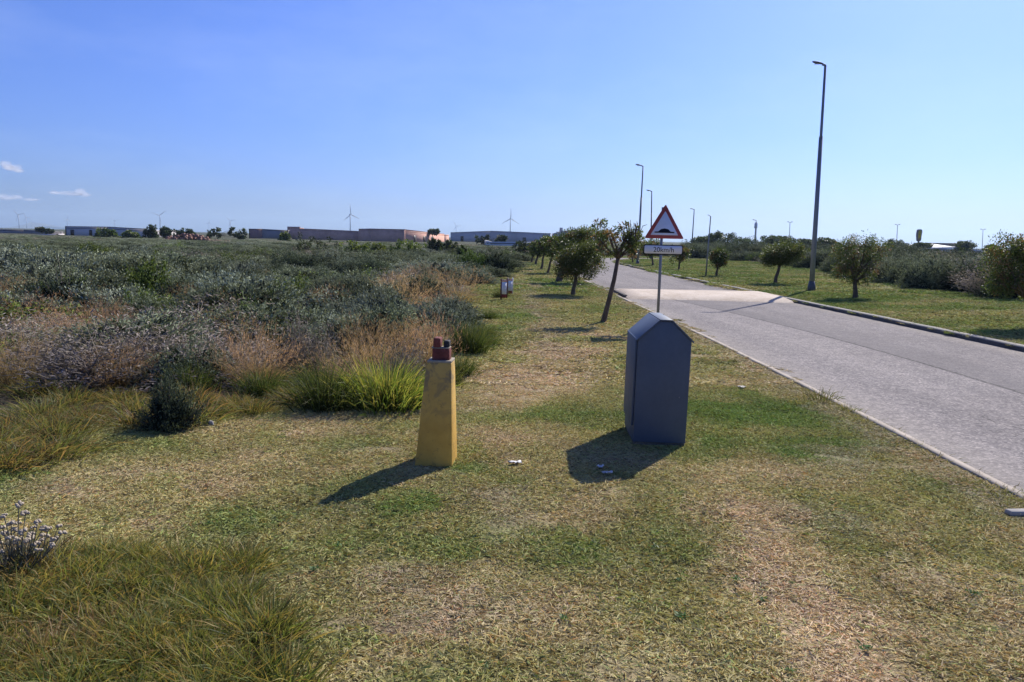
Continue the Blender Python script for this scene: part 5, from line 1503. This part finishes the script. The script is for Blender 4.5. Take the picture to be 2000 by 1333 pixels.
spots = [(37, 985), (50, 1003), (8, 1008), (74, 1020), (95, 1032), (115, 1028), (122, 1040), (28, 1036), (10, 1042), (45, 1038), (58, 1044), (80, 1055), (88, 1046), (15, 1060), (30, 1060), (70, 1062), (105, 1052), (-8, 1026), (-14, 1048), (42, 1070), (2, 1078), (62, 1082), (-20, 1065), (22, 1022), (66, 1030), (100, 1066), (5, 1030), (18, 1050), (35, 1052), (52, 1056), (-2, 1062), (26, 1074), (50, 1092), (12, 1095), (76, 1074), (84, 1032), (-10, 1010), (36, 1022), (60, 1050)]
loc0 = np.array(fl.location)
for i, (u, v) in enumerate(spots):
    h = at(u, v, fb[1] + r.normal() * 0.07) - loc0
    foot = np.array([h[0] * 0.28 + r.normal() * 0.02, h[1] * 0.3, 0.0]); mid = foot * 0.45 + h * 0.55 + np.array([h[0] * 0.08, 0, 0.01])
    st.tube([foot, mid, h], [0.0032, 0.0028, 0.0022], 5)
    o = bpy.data.objects.new('flower_head', hm_[i % 3]); C.objects.link(o); o.parent = fl; o.location = h; sc = r.uniform(1.1, 1.7) * (1.25 if i == 0 else 1); o.scale = (sc, sc, sc); o.rotation_euler = (r.normal() * 0.3, r.normal() * 0.3 + 0.2, r.random() * 6)
st.build('stems', M_STEM, fl)
L = Leaves(); n = 900
q = np.c_[r.normal(size=n) * 0.11, r.normal(size=n) * 0.08, 0.10 * r.random(n)]
L.leaf(q, np.c_[r.normal(size=(n, 2)) * 0.5, np.ones(n)], 0.035 + 0.03 * r.random(n), 0.004, np.array((0.10, 0.105, 0.085)) * (0.5 + r.random((n, 1))), r)
link('leaves', L.mesh('leaves', M_SHRUB), fl)

# ------------------------------------------------------------------ clouds low on the left
def cloud_mat():
    m, nt = new_mat('cloud'); 
    g = nt.nodes.new('ShaderNodeLayerWeight'); g.inputs['Blend'].default_value = 0.5
    d = N(nt, 'ShaderNodeBsdfDiffuse'); d.inputs['Color'].default_value = (0.95, 0.95, 0.97, 1)
    t2 = N(nt, 'ShaderNodeBsdfTranslucent'); t2.inputs['Color'].default_value = (0.97, 0.97, 0.98, 1)
    mx0 = nt.nodes.new('ShaderNodeMixShader'); mx0.inputs[0].default_value = 0.5; nt.links.new(d.outputs[0], mx0.inputs[1]); nt.links.new(t2.outputs[0], mx0.inputs[2])
    t = N(nt, 'ShaderNodeBsdfTransparent'); mx = nt.nodes.new('ShaderNodeMixShader')
    mr = N(nt, 'ShaderNodeMapRange'); mr.interpolation_type = 'SMOOTHSTEP'; mr.inputs[1].default_value = 0.0; mr.inputs[2].default_value = 0.75; mr.inputs[3].default_value = 0.80; mr.inputs[4].default_value = 1.0
    nt.links.new(g.outputs['Facing'], mr.inputs[0]); nt.links.new(mr.outputs[0], mx.inputs[0])
    nt.links.new(mx0.outputs[0], mx.inputs[1]); nt.links.new(t.outputs[0], mx.inputs[2]); finish(nt, mx.outputs[0]); return m


M_CLOUD = cloud_mat()
for i, (blobs, lab) in enumerate((
        ([(6, 322, 10, 6), (16, 325, 13, 8), (28, 330, 14, 8), (38, 333, 11, 6), (24, 327, 12, 7)], 'highest small white cloud at the left border'),
        ([(106, 376, 10, 4), (122, 377, 16, 5), (140, 379, 18, 6), (156, 376, 12, 8), (168, 381, 12, 6), (130, 380, 26, 5)], 'flat white cloud above the grey shed'),
        ([(4, 385, 14, 6), (22, 387, 16, 6), (36, 386, 9, 6), (14, 388, 22, 5), (58, 390, 15, 4), (72, 391, 9, 3)], 'faint low cloud at the left border below the highest one'))):
    r = np.random.default_rng(i + 3); Yc = 9000.0; s = Yc / F; mb = MB(); base = at(blobs[0][0], blobs[0][1], Yc)
    for (u, v, ru, rv) in blobs:
        for k in range(3):
            uu, vv = u + r.normal() * ru * 0.35, v + r.normal() * rv * 0.2; a, b = ru * s * (0.6 + 0.5 * r.random()), rv * s * (0.6 + 0.5 * r.random())
            nu, nv = 18, 10; th, ph_ = np.meshgrid(np.arange(nu) / nu * 2 * math.pi, np.linspace(0, math.pi, nv))
            P_ = np.stack([np.cos(th) * np.sin(ph_) * a, np.sin(th) * np.sin(ph_) * a * 0.6, np.cos(ph_) * b], -1).reshape(-1, 3) + at(uu, vv, Yc + r.normal() * 60) - base
            ii = np.arange(nu * nv).reshape(nv, nu); i2 = np.roll(ii, -1, axis=1)
            mb.add(P_, [np.stack([ii[:-1], ii[1:], i2[1:], i2[:-1]], -1).reshape(-1, 4)])
    o = mb.build('cloud', M_CLOUD, smooth=True); o.location = base; tag(o, lab, 'cloud')

# ------------------------------------------------------------------ haze
HAZE = 0.00013
mb = MB(); mb.box((0, 3900, 79), (16200, 8400, 164))
hz_m, nt = new_mat('haze_air'); pv = N(nt, 'ShaderNodeVolumePrincipled'); pv.inputs['Color'].default_value = (0.60, 0.80, 1.0, 1); pv.inputs['Anisotropy'].default_value = 0.35; pv.inputs['Density'].default_value = HAZE
oo = nt.nodes.new('ShaderNodeOutputMaterial'); nt.links.new(pv.outputs[0], oo.inputs['Volume'])
hz_o = mb.build('haze', hz_m); tag(hz_o, kind='stuff')

# ------------------------------------------------------------------ labels: say which one, by kind and by the nearest landmark in view
ORD = ('first', 'second', 'third', 'fourth', 'fifth', 'sixth', 'seventh', 'eighth', 'ninth', 'tenth', 'eleventh', 'twelfth', 'thirteenth', 'fourteenth', 'fifteenth', 'sixteenth', 'seventeenth', 'eighteenth', 'nineteenth', 'twentieth')
bpy.context.view_layer.update()
def from_left(group, text):
    m = [o for o in C.objects if o.get('group') == group]
    m.sort(key=lambda o: px_of(*o.location)[0])
    for k, o in enumerate(m): o['label'] = text % (('leftmost' if k == 0 else 'rightmost' if k == len(m) - 1 else ORD[k] + ' from the left'))
from_left('orange-tipped tussocks along the scrub border', 'orange-tipped grass tussock on the scrub border, %s of its row')
from_left('dark green tussocks along the scrub edge', 'dark green grass tussock on the scrub front edge, %s of its kind')
from_left('green weeds dotted over the lawn', 'small fresh green broadleaf weed in the lawn, %s of the weeds')
LM = {'L': [((755, 760), 'the bright yellow-green tussock'), ((335, 790), 'the lone lawn-edge shrub'), ((500, 710), 'the broad reddish clump'), ((722, 665), 'the pale red clump'),
            ((842, 675), 'the clump behind the post'), ((215, 630), 'the upright orange-red clump'), ((128, 668), 'the golden brown clump'), ((372, 590), 'the farthest orange-red clump'), ((25, 705), 'the left-border reddish clump'),
            ((292, 560), 'the large bright green bush'), ((540, 590), 'the small yellow-green bush'), ((128, 580), 'the wide dark evergreen bush'), ((972, 512), 'the dark round lawn-edge bush'), ((985, 567), 'the two white boards'),
            ((845, 625), 'the silver-green low shrub'), ((740, 605), 'the wide silver-green mound')],
      'R': [((1676, 510), 'the ragged tree'), ((1525, 500), 'the neat flat-round tree'), ((1405, 505), 'the small round tree'), ((1970, 540), 'the big right-border tree'), ((1795, 470), 'the yellow pylon sign'), ((1860, 488), 'the pale blue roof')]}
NAMES = {'greygreen': 'grey-green bushy shrub', 'silver': 'pale silvery shrub', 'purple': 'purplish grey twiggy shrub', 'dark': 'dark green shrub', 'bright': 'fresh green leafy shrub', 'redgrass': 'reddish dry grass clump', 'darktussock': 'dark green grass tussock'}
buckets = {}
for o, kd, side in SCRUB_THINGS:
    u, v = px_of(o.location.x, o.location.y, 0.3)
    (lu, lv), nm = min(LM[side], key=lambda a: (a[0][0] - u) ** 2 + (2.2 * (a[0][1] - v)) ** 2)
    du, dv = u - lu, 2.2 * (v - lv)
    rel = ('left of' if du < 0 else 'right of') if abs(du) > abs(dv) else ('behind' if dv < 0 else 'in front of')
    buckets.setdefault((NAMES[kd], rel, nm), []).append((du * du + dv * dv, o))
for (kn, rel, nm), m in buckets.items():
    m.sort(key=lambda a: a[0])
    for k, (_, o) in enumerate(m):
        o['label'] = ('%s %s %s' % (kn, rel, nm)) if len(m) == 1 else '%s %s %s, %s' % (kn, rel, nm, 'nearest to it' if k == 0 else ORD[min(k, 19)] + ' out from it')
